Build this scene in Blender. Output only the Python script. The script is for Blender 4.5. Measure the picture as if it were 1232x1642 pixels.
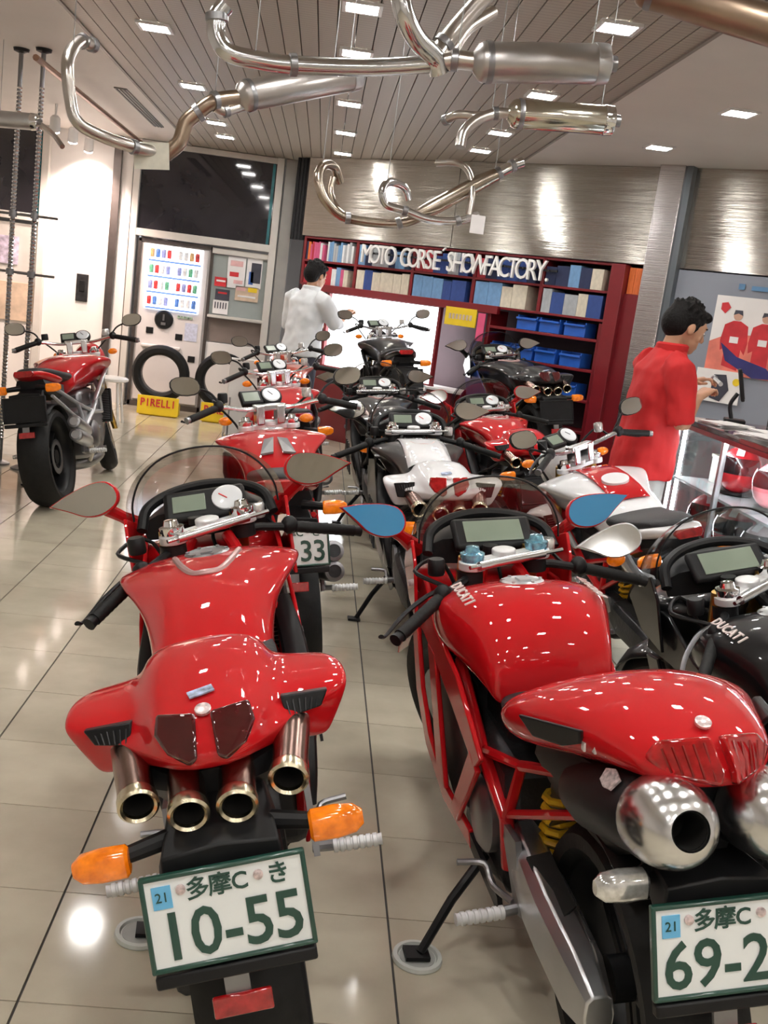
import bpy, math, random
from mathutils import Vector, Matrix
random.seed(7)
PI = math.pi
R_ = math.radians
for o in list(bpy.data.objects): bpy.data.objects.remove(o)
SC = bpy.context.scene
COL = SC.collection

# ---------------------------------------------------------------- camera
FPX, CX, CY, CAMH = 1660.0, 616.0, 821.0, 1.55
dY = Vector(((520-CX)/FPX, -(466-CY)/FPX, -1)).normalized()
roll = R_(6.45)
up = Vector((math.sin(roll), math.cos(roll), 0))
Zc = (up - dY*up.dot(dY)).normalized()
Xc = dY.cross(Zc)
W2C = Matrix((Xc, dY, Zc)).transposed()
cam = bpy.data.cameras.new('camera')
cam.lens = FPX*36/1642; cam.sensor_width = 36; cam.clip_start = .02
co = bpy.data.objects.new('camera', cam); COL.objects.link(co)
co.matrix_world = Matrix.Translation((0, 0, CAMH)) @ W2C.transposed().to_4x4()
SC.camera = co
# ---------------------------------------------------------------- world and exposure
wd = bpy.data.worlds.new('world'); SC.world = wd; wd.use_nodes = True
wd.node_tree.nodes['Background'].inputs[0].default_value = (.9, .93, 1, 1)
wd.node_tree.nodes['Background'].inputs[1].default_value = .35
SC.view_settings.view_transform = 'Standard'; SC.view_settings.look = 'None'
SC.view_settings.exposure = 1.0; SC.view_settings.gamma = 1
SC.view_settings.use_curve_mapping = False
LAMP = 62.0      # radiance of a ceiling lamp diffuser

# ---------------------------------------------------------------- materials
MATS = {}
def mat(name, col=(.5, .5, .5), rough=.5, metal=0, coat=0, emit=0, ecol=None, var=0, vscale=8, bump=0, bscale=60, ior=1.5, aniso=0, stretch=None, spec=.5):
    if name in MATS: return MATS[name]
    m = bpy.data.materials.new(name); m.use_nodes = True; MATS[name] = m
    nt = m.node_tree; b = nt.nodes['Principled BSDF']
    b.inputs['Base Color'].default_value = (*col, 1); b.inputs['Roughness'].default_value = rough
    b.inputs['Metallic'].default_value = metal; b.inputs['IOR'].default_value = ior
    b.inputs['Specular IOR Level'].default_value = spec
    b.inputs['Coat Weight'].default_value = coat; b.inputs['Coat Roughness'].default_value = .03
    if aniso: b.inputs['Anisotropic'].default_value = aniso
    if emit:
        b.inputs['Emission Color'].default_value = (*(ecol or col), 1); b.inputs['Emission Strength'].default_value = emit
    if var or bump:
        tc = nt.nodes.new('ShaderNodeTexCoord'); mp = nt.nodes.new('ShaderNodeMapping')
        nt.links.new(tc.outputs['Object'], mp.inputs[0])
        if stretch: mp.inputs['Scale'].default_value = stretch
    if var:
        n = nt.nodes.new('ShaderNodeTexNoise'); n.inputs['Scale'].default_value = vscale; n.inputs['Detail'].default_value = 4
        nt.links.new(mp.outputs[0], n.inputs['Vector'])
        r = nt.nodes.new('ShaderNodeValToRGB')
        r.color_ramp.elements[0].position = .3; r.color_ramp.elements[1].position = .7
        r.color_ramp.elements[0].color = (*[c*(1-var) for c in col], 1); r.color_ramp.elements[1].color = (*[min(1, c*(1+var)) for c in col], 1)
        nt.links.new(n.outputs[0], r.inputs[0]); nt.links.new(r.outputs[0], b.inputs['Base Color'])
    if bump:
        n = nt.nodes.new('ShaderNodeTexNoise'); n.inputs['Scale'].default_value = bscale
        nt.links.new(mp.outputs[0], n.inputs['Vector'])
        k = nt.nodes.new('ShaderNodeBump'); k.inputs['Strength'].default_value = bump; k.inputs['Distance'].default_value = .01
        nt.links.new(n.outputs[0], k.inputs['Height']); nt.links.new(k.outputs[0], b.inputs['Normal'])
    return m
def glass(name, tint=(.8, .8, .8), refl=1.0, ior=1.45):
    if name in MATS: return MATS[name]
    m = bpy.data.materials.new(name); m.use_nodes = True; MATS[name] = m
    nt = m.node_tree; nt.nodes.clear()
    o = nt.nodes.new('ShaderNodeOutputMaterial'); mx = nt.nodes.new('ShaderNodeMixShader')
    t = nt.nodes.new('ShaderNodeBsdfTransparent'); g = nt.nodes.new('ShaderNodeBsdfGlossy'); f = nt.nodes.new('ShaderNodeLayerWeight')
    t.inputs[0].default_value = (*tint, 1); g.inputs['Roughness'].default_value = .03; g.inputs[0].default_value = (refl, refl, refl, 1)
    f.inputs[0].default_value = .5
    p = nt.nodes.new('ShaderNodeMath'); p.operation = 'POWER'; p.inputs[1].default_value = 4
    q = nt.nodes.new('ShaderNodeMath'); q.operation = 'MULTIPLY_ADD'; q.inputs[1].default_value = .8; q.inputs[2].default_value = .05
    nt.links.new(f.outputs['Facing'], p.inputs[0]); nt.links.new(p.outputs[0], q.inputs[0])
    nt.links.new(q.outputs[0], mx.inputs[0]); nt.links.new(t.outputs[0], mx.inputs[1]); nt.links.new(g.outputs[0], mx.inputs[2]); nt.links.new(mx.outputs[0], o.inputs[0])
    return m
RED = mat('red paint', (.54, .005, .009), .55, 0, 1.0, var=.04, vscale=3, spec=.1)
WHITE = mat('white paint', (.82, .82, .84), .5, 0, 1.0, var=.03, spec=.1)
BLACKP = mat('black paint', (.006, .006, .007), .4, 0, .6, var=.1, spec=.2)
SILVERP = mat('silver paint', (.55, .56, .58), .35, .6, .8, var=.05)
NAVY = mat('blue paint', (.02, .06, .28), .3, 0, 1.0, var=.05)
RUB = mat('rubber', (.010, .010, .010), .55, var=.2, vscale=30, bump=.1, spec=.25)
BLK = mat('black plastic', (.010, .010, .011), .42, var=.2, vscale=20, spec=.28)
DRK = mat('dark cast metal', (.045, .045, .048), .42, .7, var=.3, vscale=14, bump=.15)
GRY = mat('grey metal', (.30, .30, .31), .35, .9, var=.15, vscale=10)
ALU = mat('polished aluminium', (.72, .72, .73), .22, 1, var=.05)
SATIN = mat('satin aluminium', (.62, .63, .65), .36, 1, var=.06)
STEEL = mat('stainless exhaust', (.58, .54, .50), .28, 1, var=.18, vscale=5)
TITAN = mat('champagne titanium', (.74, .66, .48), .24, 1, var=.08, vscale=6)
PIPEM = mat('brown burnt pipe', (.30, .20, .17), .25, 1, var=.25, vscale=9)
VOID = mat('matte black', (.006, .005, .004), .9, var=.3)  # near-black matte colour for pipe bores, swingarm window and irises
AMB = mat('amber lens', (.95, .20, .005), .12, 0, .8, var=.35, vscale=45, emit=.10)
REDL = mat('red lens', (.35, .006, .008), .08, 0, 1, var=.35, vscale=45, emit=.03)
DREDL = mat('smoked red lens', (.06, .004, .006), .06, 0, 1, var=.3, vscale=40)
CLRL = mat('clear lens', (.75, .74, .72), .08, .6, 1, var=.25, vscale=70)
YEL = mat('yellow spring', (.80, .48, .02), .35, 0, .5, var=.08)
GOLD = mat('gold anodised', (.72, .46, .12), .3, 1, var=.1)
MIRG = mat('mirror glass', (.86, .87, .86), .05, 1, var=.02)
MIRB = mat('blue tinted mirror glass', (.05, .26, .50), .06, 0, 1, var=.03)
SHEL = glass('smoked screen', (.66, .62, .58), .8)
GLS = glass('clear glass', (.93, .95, .94), .8)
LCD = mat('lcd panel', (.24, .29, .23), .15, 0, .6, var=.06)
DIAL = mat('white dial', (.75, .77, .8), .3, 0, .5, var=.03)
CHR = mat('chrome', (.85, .85, .86), .06, 1, var=.02)
SEAT = mat('black seat vinyl', (.02, .02, .022), .6, var=.2, bump=.2, bscale=120)
PLW = mat('plate white', (.86, .88, .87), .3, 0, .4, var=.03)
PLG = mat('plate green', (.010, .060, .042), .3, 0, .6, var=.1)
STK = mat('sticker blue', (.16, .50, .80), .4, var=.1)
BADGE = mat('badge metal', (.75, .6, .6), .3, .6, var=.4, vscale=120)
DECAL = mat('pale decal', (.72, .62, .60), .4, var=.05)

# ---------------------------------------------------------------- geometry: (verts, faces)
def V3(*a): return Vector(a)
def join(*gs):
    v, f = [], []
    for g in gs:
        n = len(v); v += list(g[0]); f += [tuple(i+n for i in q) for q in g[1]]
    return v, f
def xf(g, M): return [tuple(M @ Vector(p)) for p in g[0]], g[1]
def fn(g, F): return [tuple(F(p)) for p in g[0]], g[1]
def tr(x, y, z): return Matrix.Translation((x, y, z))
def rot(a, ax): return Matrix.Rotation(a, 4, ax)
def box(cx, cy, cz, sx, sy, sz):
    x, y, z = sx/2, sy/2, sz/2
    v = [(cx+a*x, cy+b*y, cz+c*z) for a in (-1, 1) for b in (-1, 1) for c in (-1, 1)]
    return v, [(0, 1, 3, 2), (4, 6, 7, 5), (0, 4, 5, 1), (2, 3, 7, 6), (0, 2, 6, 4), (1, 5, 7, 3)]
def bar(a, b, w, t):
    """box from a to b, w wide and t thick"""
    a, b = Vector(a), Vector(b); d = (b-a); L = d.length
    q = d.to_track_quat('X', 'Z').to_matrix().to_4x4()
    return xf(box(L/2, 0, 0, L, w, t), tr(*a) @ q)
def sp(pts, k=6):
    """catmull-rom through the points"""
    P = [Vector(p) for p in pts]; P = [P[0]*2-P[1]]+P+[P[-1]*2-P[-2]]; out = []
    for i in range(1, len(P)-2):
        for j in range(k):
            t = j/k; a, b, c, d = P[i-1:i+3]
            out.append(.5*((2*b)+(c-a)*t+(2*a-5*b+4*c-d)*t*t+(3*b-a-3*c+d)*t*t*t))
    return out+[P[-2]]
def tube(pts, r, n=8, cap=True, sq=1.0):
    P = [Vector(p) for p in pts]; N = len(P)
    rs = [r]*N if isinstance(r, (int, float)) else [r[min(len(r)-1, 0)] if len(r) == 1 else r[int(i*(len(r)-1)/(N-1))]*(1-((i*(len(r)-1)/(N-1)) % 1))+r[min(len(r)-1, int(i*(len(r)-1)/(N-1))+1)]*((i*(len(r)-1)/(N-1)) % 1) for i in range(N)]
    v, f = [], []; u = None
    for i in range(N):
        d = (P[min(i+1, N-1)]-P[max(i-1, 0)])
        d = d.normalized() if d.length > 1e-9 else Vector((0, 0, 1))
        if u is None:
            u = d.cross(Vector((0, 0, 1)) if abs(d.z) < .9 else Vector((0, 1, 0))).normalized()
        else:
            u = (u-d*u.dot(d)).normalized()
        w = d.cross(u)
        for k in range(n):
            a = 2*PI*k/n; v.append(tuple(P[i]+u*(math.cos(a)*rs[i])+w*(math.sin(a)*rs[i]*sq)))
    for i in range(N-1):
        for k in range(n):
            a, b = i*n+k, i*n+(k+1) % n; f.append((a, b, b+n, a+n))
    if cap: f.append(tuple(range(n-1, -1, -1))); f.append(tuple(range((N-1)*n, N*n)))
    return v, f
def lathe(prof, org=(0, 0, 0), axis=(0, 0, 1), n=20, cap=True, sy=1.0):
    """prof = [(radius, height along axis)]"""
    M = tr(*org) @ Vector(axis).to_track_quat('Z', 'Y').to_matrix().to_4x4()
    v, f = [], []
    for r, hh in prof:
        for k in range(n):
            a = 2*PI*k/n; v.append(tuple(M @ Vector((r*math.cos(a), r*sy*math.sin(a), hh))))
    for i in range(len(prof)-1):
        for k in range(n):
            a, b = i*n+k, i*n+(k+1) % n; f.append((a, b, b+n, a+n))
    if cap: f.append(tuple(range(n-1, -1, -1))); f.append(tuple(range((len(prof)-1)*n, len(prof)*n)))
    return v, f
def loft(rings, cap=True, close=True):
    n = len(rings[0]); v = [tuple(p) for r in rings for p in r]; f = []
    for i in range(len(rings)-1):
        for k in range(n if close else n-1):
            a, b = i*n+k, i*n+(k+1) % n; f.append((a, b, b+n, a+n))
    if cap: f.append(tuple(range(n-1, -1, -1))); f.append(tuple(range((len(rings)-1)*n, len(rings)*n)))
    return v, f
def mloft(st, cap=True):
    """stations (y, [(x, z) half profile from top centre to bottom centre]) mirrored in x"""
    rings = []
    for y, hp in st:
        ring = [(x, y, z) for x, z in hp]+[(-x, y, z) for x, z in reversed(hp) if x > 1e-6]
        rings.append(ring)
    return loft(rings, cap)
def ell(c, rx, ry, rz, n=14, m=9):
    pr = [(max(math.sin(PI*i/m), .001), -math.cos(PI*i/m)) for i in range(m+1)]
    return xf(lathe(pr, n=n), tr(*c) @ Matrix.Diagonal((rx, ry, rz, 1)))
def prism(pts, d):
    """planar outline pts (3D) pushed along vector d"""
    d = Vector(d); n = len(pts)
    v = [tuple(Vector(p)) for p in pts]+[tuple(Vector(p)+d) for p in pts]
    return v, [tuple(range(n-1, -1, -1)), tuple(range(n, 2*n))]+[(i, (i+1) % n, (i+1) % n+n, i+n) for i in range(n)]
def ring2(n, rx, ry, e=2.0):
    o = []
    for k in range(n):
        a = 2*PI*k/n; c, s = math.cos(a), math.sin(a)
        o.append((rx*math.copysign(abs(c)**(2/e), c), ry*math.copysign(abs(s)**(2/e), s)))
    return o

# ---------------------------------------------------------------- objects
CACHE = {}
def part(name, g, m, parent=None, sub=0, bev=0, sharp=35, key=None, label=None, flat=False):
    if key and key in CACHE: me = CACHE[key]
    else:
        me = bpy.data.meshes.new(name); me.from_pydata([tuple(p) for p in g[0]], [], g[1])
        me.validate(); me.update()
        if not flat:
            me.polygons.foreach_set('use_smooth', [True]*len(me.polygons))
            if not sub: me.set_sharp_from_angle(angle=R_(sharp))
        me.materials.append(m)
        if key: CACHE[key] = me
    o = bpy.data.objects.new(name, me); COL.objects.link(o)
    if me.materials[0] != m:
        o.material_slots[0].link = 'OBJECT'; o.material_slots[0].material = m
    if parent: o.parent = parent
    if bev:
        b = o.modifiers.new('b', 'BEVEL'); b.width = bev; b.segments = 2; b.limit_method = 'ANGLE'; b.angle_limit = R_(40)
    if sub:
        s = o.modifiers.new('s', 'SUBSURF'); s.levels = sub; s.render_levels = sub
    if label: o['label'] = label
    return o
def tag(o, label, cat, group=None):
    o['label'] = label; o['category'] = cat
    if group: o['group'] = group
    return o
def thing(name, label, cat, loc=(0, 0, 0), rz=0, group=None, lean=0):
    o = bpy.data.objects.new(name, None); COL.objects.link(o)
    o.empty_display_size = .1; o.location = loc; o.rotation_euler = (0, -lean, rz)
    return tag(o, label, cat, group)
def struct(o): o['kind'] = 'structure'; return o
def text_geo(s, size=1.0, ext=.0, res=3, align='CENTER', sx=1.0, bold=0):
    cu = bpy.data.curves.new('t', 'FONT'); cu.body = s; cu.size = size; cu.extrude = ext; cu.resolution_u = res
    cu.align_x = align; cu.align_y = 'CENTER'; cu.offset = bold
    o = bpy.data.objects.new('t', cu); COL.objects.link(o)
    dg = bpy.context.evaluated_depsgraph_get(); dg.update()
    me = bpy.data.meshes.new_from_object(o.evaluated_get(dg))
    g = ([(v.co.x*sx, v.co.y, v.co.z) for v in me.vertices], [tuple(p.vertices) for p in me.polygons])
    bpy.data.objects.remove(o); bpy.data.curves.remove(cu); bpy.data.meshes.remove(me)
    return g

# ================================================================ THE ROOM
CEIL = 2.9
WALLM = mat('white wall', (.80, .77, .75), .6, var=.03, vscale=2)
GWALL = mat('grey wall', (.27, .29, .34), .5, var=.05, vscale=3)
CEILM = mat('painted ceiling', (.72, .69, .65), .6, var=.03, vscale=2)
GROUT = mat('dark grout', (.06, .055, .05), .7, var=.2, vscale=20)
def brushed(name, col, rough, sc, strength):
    m = mat(name, col, rough, 1)
    nt = m.node_tree; b = nt.nodes['Principled BSDF']
    tc = nt.nodes.new('ShaderNodeTexCoord'); mp = nt.nodes.new('ShaderNodeMapping'); mp.inputs['Scale'].default_value = sc
    n = nt.nodes.new('ShaderNodeTexNoise'); n.inputs['Scale'].default_value = 1; n.inputs['Detail'].default_value = 2
    k = nt.nodes.new('ShaderNodeBump'); k.inputs['Strength'].default_value = strength; k.inputs['Distance'].default_value = .01
    nt.links.new(tc.outputs['Object'], mp.inputs[0]); nt.links.new(mp.outputs[0], n.inputs['Vector'])
    nt.links.new(n.outputs[0], k.inputs['Height']); nt.links.new(k.outputs[0], b.inputs['Normal'])
    return m
BRUSH = brushed('brushed steel cladding', (.44, .42, .38), .16, (.8, .8, 420), .34)
def tile_mat():
    m = mat('polished beige tile', (.50, .45, .37), .09, ior=1.55)
    nt = m.node_tree; b = nt.nodes['Principled BSDF']
    g = nt.nodes.new('ShaderNodeNewGeometry'); oi = nt.nodes.new('ShaderNodeObjectInfo')
    n = nt.nodes.new('ShaderNodeTexNoise'); n.inputs['Scale'].default_value = 5; n.inputs['Detail'].default_value = 6
    r = nt.nodes.new('ShaderNodeValToRGB'); r.color_ramp.elements[0].position = .3; r.color_ramp.elements[1].position = .72
    r.color_ramp.elements[0].color = (.53, .47, .365, 1); r.color_ramp.elements[1].color = (.65, .59, .465, 1)
    mx = nt.nodes.new('ShaderNodeMix'); mx.data_type = 'RGBA'; mx.blend_type = 'MULTIPLY'; mx.inputs[0].default_value = 1
    mr = nt.nodes.new('ShaderNodeMapRange'); mr.inputs[3].default_value = .92; mr.inputs[4].default_value = 1.06
    nt.links.new(g.outputs['Position'], n.inputs['Vector']); nt.links.new(n.outputs[0], r.inputs[0])
    nt.links.new(oi.outputs['Random'], mr.inputs[0]); nt.links.new(r.outputs[0], mx.inputs[6]); nt.links.new(mr.outputs[0], mx.inputs[7])
    nt.links.new(mx.outputs[2], b.inputs['Base Color'])
    return m
TILE = tile_mat()
floor = struct(part('floor', box(0, 4.6, -.056, 8.4, 16.8, .10), GROUT, flat=True))
TS = .4098
def pix(P):
    q = W2C @ (Vector(P)-Vector((0, 0, CAMH)))
    return None if q.z > -.1 else (CX-FPX*q.x/q.z, CY+FPX*q.y/q.z, -q.z)
cells = []
for i in range(-11, 10):
    for j in range(-14, 26):
        x, y = .343+(i+.5)*TS, 2.385+(j+.5)*TS
        if not (-4.1 < x < 4.1 and -3.4 < y < 12.8): continue
        p = pix((x, y, 0)); vis = p and -60 < p[0] < 1290 and -60 < p[1] < 1720
        cells.append((0 if vis else 1, p[2] if p else 99, x, y))
cells.sort()
tg = join(box(0, 0, -.004, TS-.006, TS-.003, .008))
rest = []
for k, (nv, d, x, y) in enumerate(cells):
    if k < 290:
        t = part('tile', tg, TILE, floor, key='tile', flat=True); t.location = (x, y, 0)
    else: rest.append(xf(tg, tr(x, y, 0)))
t = part('tile_field', join(*rest), TILE, floor, flat=True); t['kind'] = 'stuff'

# ceiling: plain panels left and right, a long strip of louvred metal planks between
def plank_mat():
    m = mat('louvred ceiling metal', (.52, .48, .43), .5, .0)
    nt = m.node_tree; b = nt.nodes['Principled BSDF']
    tc = nt.nodes.new('ShaderNodeTexCoord'); s = nt.nodes.new('ShaderNodeSeparateXYZ')
    a = nt.nodes.new('ShaderNodeMath'); a.operation = 'MULTIPLY'; a.inputs[1].default_value = 1/.045
    fr = nt.nodes.new('ShaderNodeMath'); fr.operation = 'FRACT'
    r = nt.nodes.new('ShaderNodeValToRGB'); e = r.color_ramp.elements
    e[0].position = 0; e[0].color = (.15, .13, .11, 1); e[1].position = .14; e[1].color = (.42, .38, .32, 1)
    nt.links.new(tc.outputs['Object'], s.inputs[0]); nt.links.new(s.outputs[1], a.inputs[0]); nt.links.new(a.outputs[0], fr.inputs[0]); nt.links.new(fr.outputs[0], r.inputs[0])
    nt.links.new(r.outputs[0], b.inputs['Base Color'])
    return m
PLK = plank_mat()
XL, XR = -1.60, 1.63
ceiling = struct(part('ceiling', join(box((XL-4.2)/2, 4.6, CEIL+.05, 4.2+XL, 16.8, .1), box((XR+4.2)/2, 4.6, CEIL+.05, 4.2-XR, 16.8, .1)), CEILM, flat=True))
b = part('ceiling_void', box((XL+XR)/2, 4.6, CEIL+.08, XR-XL, 16.8, .04), mat('ceiling void', (.05, .045, .04), .8, var=.1), ceiling, flat=True)
NP = 32; pw = (XR-XL)/NP
for i in range(NP):
    o = part('ceiling_plank', box(0, 0, 0, pw-.006, 16.7, .02), PLK, ceiling, key='plank', flat=True); o.location = (XL+(i+.5)*pw, 4.6, CEIL+.012)
part('trim_strip', join(box(XL, 4.6, CEIL-.002, .02, 16.7, .012), box(XR, 4.6, CEIL-.002, .02, 16.7, .012)), mat('ceiling edge trim', (.30, .27, .24), .5, var=.1), ceiling)
vent = tag(part('ceiling_vent', join(box(0, 0, 0, .10, 1.95, .012), box(-.03, 0, -.008, .008, 1.9, .01), box(.03, 0, -.008, .008, 1.9, .01), box(0, 0, -.008, .008, 1.9, .01)), mat('vent grey', (.22, .21, .2), .5, var=.1)), 'long narrow slot vent in the plain white ceiling, near the hanging pipes', 'vent')
vent.location = (-1.77, 9.75, CEIL-.004)

EMIT = mat('lamp diffuser', (1, 1, 1), .5, emit=LAMP, ecol=(1, .975, .93))
FRM = mat('lamp frame', (.85, .85, .85), .4, var=.02)
def lamp(x, y, label, group, s=.155):
    r = thing('ceiling_lamp', label, 'ceiling lamp', (x, y, CEIL), 0, group)
    h = s/2
    part('lamp_frame', join(box(0, h+.01, -.006, s+.04, .02, .014), box(0, -h-.01, -.006, s+.04, .02, .014), box(h+.01, 0, -.006, .02, s, .014), box(-h-.01, 0, -.006, .02, s, .014)), FRM, r, key='lf%.2f' % s, flat=True)
    part('diffuser', lathe([(h*1.0, -.004), (h*.97, -.012), (h*.6, -.016)], n=4) if 0 else box(0, 0, -.006, s, s, .010), EMIT, r, key='ld%.2f' % s, flat=True)
colsY = {-1.13: [-2.6, -.9, .8, 2.5, 4.3, 6.45, 8.2, 9.9, 10.76], .03: [-2.6, -1.0, .6, 2.2, 3.8, 5.37, 6.35, 7.99, 9.41, 10.78], 1.2: [-2.6, -1.0, .6, 2.1, 3.6, 5.05, 6.74, 8.30, 9.32],
         2.34: [-2.4, -.6, 1.2, 3.1, 4.8, 6.42, 7.94]}
cn = {-1.13: 'square white lamp in the left row of the louvred ceiling', .03: 'square white lamp in the middle row of the louvred ceiling', 1.2: 'square white lamp in the right row of the louvred ceiling', 2.34: 'square white lamp in the plain ceiling on the right'}
ORD = 'first second third fourth fifth sixth seventh eighth ninth tenth eleventh twelfth thirteenth fourteenth fifteenth sixteenth'.split()
for cx, ys in colsY.items():
    for n, y in enumerate(reversed(ys)): lamp(cx, y, cn[cx].replace('lamp in', 'lamp, %s from the back wall, in' % ORD[n]), cn[cx].replace('square white lamp', 'lamps'))

# walls
WL = struct(part('wall_left', box(-4.25, 4.6, 1.45, .1, 16.8, 2.9), WALLM, flat=True))
WR = struct(part('wall_right', box(4.25, 2.0, 1.45, .1, 11.6, 2.9), WALLM, flat=True))
WF = struct(part('wall_front', box(0, -3.75, 1.45, 8.4, .1, 2.9), WALLM, flat=True))
WB = struct(part('wall_back', join(box(-1.2, 12.75, 1.45, 2.0, .1, 2.9), box(-2.66, 12.35, 1.45, .88, .7, 2.9), box(-3.78, 12.75, 1.45, .95, .1, 2.9)), WALLM, flat=True))
DKTR = mat('dark bronze trim', (.10, .085, .08), .3, .5, var=.15)
struct(part('trim_1', box(-2.38, 11.97, 1.45, .085, .06, 2.9), DKTR, bev=.004))

# white framed bay with dark glass above the vending machine
BAYW = mat('white bay frame', (.62, .59, .55), .4, var=.03)
DGL = mat('dark glass pane', (.02, .018, .024), .06, 0, .5, var=.3, vscale=2)
def bay(n, x0, x1):
    w = struct(part('window_%d' % n, join(box(x0, 11.96, 1.45, .07, .10, 2.9), box(x1, 11.96, 1.45, .08, .10, 2.9)), BAYW, bev=.006))
    part('window_frame', join(box((x0+x1)/2, 11.96, 2.865, x1-x0, .09, .06), box((x0+x1)/2, 11.96, 1.925, x1-x0, .09, .08)), BAYW, w, bev=.006)
    part('pane', box((x0+x1)/2, 11.98, 2.40, x1-x0-.06, .02, .88), DGL, w)
    part('pane_edge', box(x1-.07, 11.966, 2.40, .03, .012, .86), mat('teal glass edge', (.02, .16, .19), .2, var=.2), w)
    return w
w1 = bay(1, -2.16, -.62); mirror_bay = bay(2, -4.15, -3.14)  # second bay is added to stand in for a mirror image of the first
struct(part('trim_2', box(-.50, 11.97, 1.45, .13, .10, 2.9), mat('grey post', (.36, .35, .33), .35, .4, var=.05), bev=.006))

# display bay to the right of the vending machine
nb = thing('notice_bay', 'white recessed notice bay with a shelf, right of the vending machine', 'display bay', (-.96, 12.0, 0))
part('back_panel', box(0, .02, 1.46, .62, .03, .66), mat('grey green panel', (.33, .37, .36), .5, var=.05), nb)
part('shelf', box(0, -.03, 1.115, .62, .14, .03), BAYW, nb, bev=.004)
part('lower_panel', box(0, .02, .96, .62, .03, .26), mat('brown panel', (.22, .175, .155), .5, var=.06), nb)
part('base', box(0, .03, .41, .64, .08, .82), WALLM, nb, bev=.005)
part('top_rail', box(0, 0, 1.83, .64, .08, .06), BAYW, nb, bev=.005)
PAPER = mat('white paper', (.82, .80, .80), .6, var=.04, vscale=12)
def flyer(x, z, w, hh, m, label, marks=(), y=11.99):
    o = thing('flyer', label, 'flyer', (x, y, z))
    part('sheet', box(0, 0, 0, w, .006, hh), m, o, flat=True)
    for (a, c, ww, h2, mm) in marks: part('print_block', box(a, -.005, c, ww, .004, h2), mm, o, flat=True)
PRED = mat('print red', (.62, .03, .04), .5, var=.2); PBLU = mat('print blue', (.05, .13, .42), .5, var=.2); PDRK = mat('print dark', (.05, .05, .07), .5, var=.3)
PYEL = mat('print yellow', (.85, .60, .02), .5, var=.06); PPNK = mat('print pink', (.75, .45, .45), .5, var=.2); PTAN = mat('print tan', (.62, .48, .36), .5, var=.2)
flyer(-1.00, 1.62, .20, .34, PAPER, 'white flyer with pink print pinned high on the notice bay', ((0, .10, .14, .06, PPNK), (-.02, -.02, .10, .05, PRED), (.03, -.1, .10, .04, PPNK)))
flyer(-.80, 1.64, .17, .34, PAPER, 'white poster with a blue and black photo on the notice bay', ((.02, .0, .11, .22, PDRK), (-.03, -.06, .05, .14, PBLU)))
flyer(-1.16, 1.50, .14, .10, PRED, 'small red card on the grey panel of the notice bay', ((0, .01, .10, .02, PAPER),))
flyer(-1.13, 1.36, .16, .12, PDRK, 'dark leaflet in the notice bay under the red card', ((0, .02, .1, .02, PRED),))
flyer(-1.14, 1.22, .17, .15, PAPER, 'white leaflet with dark stripes on the shelf of the notice bay', tuple((-.06+.03*k, .02, .012, .07, PDRK) for k in range(5)))
flyer(-.86, 1.40, .26, .16, PTAN, 'tan and yellow price list in the notice bay', ((.06, .05, .10, .05, PYEL), (-.07, .05, .10, .04, PPNK), (0, -.03, .2, .02, PAPER)))

# vending machine
vm = thing('vending_machine', 'white drinks vending machine with brightly lit panel of cans', 'vending machine', (-1.68, 12.0, 0))
VMW = mat('vending white', (.68, .64, .63), .35, 0, .3, var=.02)
part('cabinet', box(0, .28, .935, .80, .56, 1.83), VMW, vm, bev=.01)
part('edge_trim', join(box(-.40, -.01, .935, .035, .04, 1.85), box(.40, -.01, .935, .035, .04, 1.85), box(0, -.01, 1.85, .82, .04, .035), box(0, -.01, .03, .82, .04, .06)), DKTR, vm)
part('door', box(0, -.012, .95, .72, .03, 1.74), VMW, vm, bev=.006)
lp = part('display_panel', box(0, -.03, 1.46, .60, .012, .70), mat('backlit panel', (.9, .93, 1), .5, emit=3.2, ecol=(.86, .92, 1)), vm, flat=True)
CANC = [(.7, .05, .05), (.75, .8, .9), (.1, .25, .7), (.15, .5, .3), (.85, .85, .9), (.7, .45, .2), (.3, .35, .7), (.8, .75, .8)]
for r in range(4):
    for c in range(9):
        if c == 4: continue
        q = random.choice(CANC)
        part('can', lathe([(.02, -.045), (.026, -.04), (.026, .035), (.018, .05)], (-.25+.062*c, -.055, 1.72-.172*r), n=10), mat('can %d' % CANC.index(q), q, .3, 0, .3, var=.3, vscale=30), lp)
    part('price_rail', box(0, -.05, 1.64-.172*r, .58, .02, .022), mat('rail blue', (.10, .20, .50), .4, emit=.3, ecol=(.2, .35, .8), var=.3, vscale=20), lp, flat=True)
part('coin_dial', lathe([(.02, .035), (.09, .03), (.105, .012), (.105, 0)], (-.07, -.03, 1.005), (0, -1, 0), 24), BLK, vm)
part('dial_slot', join(box(-.07, -.07, 1.03, .02, .01, .07), box(-.07, -.07, .96, .05, .01, .03)), GRY, vm)
part('button_row', join(*[box(.09+.035*k, -.035, 1.055, .025, .02, .03) for k in range(5)]), mat('buttons', (.25, .35, .25), .4, var=.8, vscale=30), vm, bev=.003)
for x, z in ((-.22, .87), (.11, .83), (.27, .60)): part('slot_plate', box(x, -.03, z, .08, .015, .07), BLK, vm, bev=.004)
part('sticker', box(.24, -.03, .90, .14, .006, .20), mat('pale blue sticker', (.55, .58, .72), .5, var=.15, vscale=40), vm, flat=True)
part('hand_lip', box(-.08, -.05, .70, .44, .06, .035), VMW, vm, bev=.01); part('lock', box(-.08, -.055, .665, .05, .02, .03), GRY, vm, bev=.004)
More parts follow.
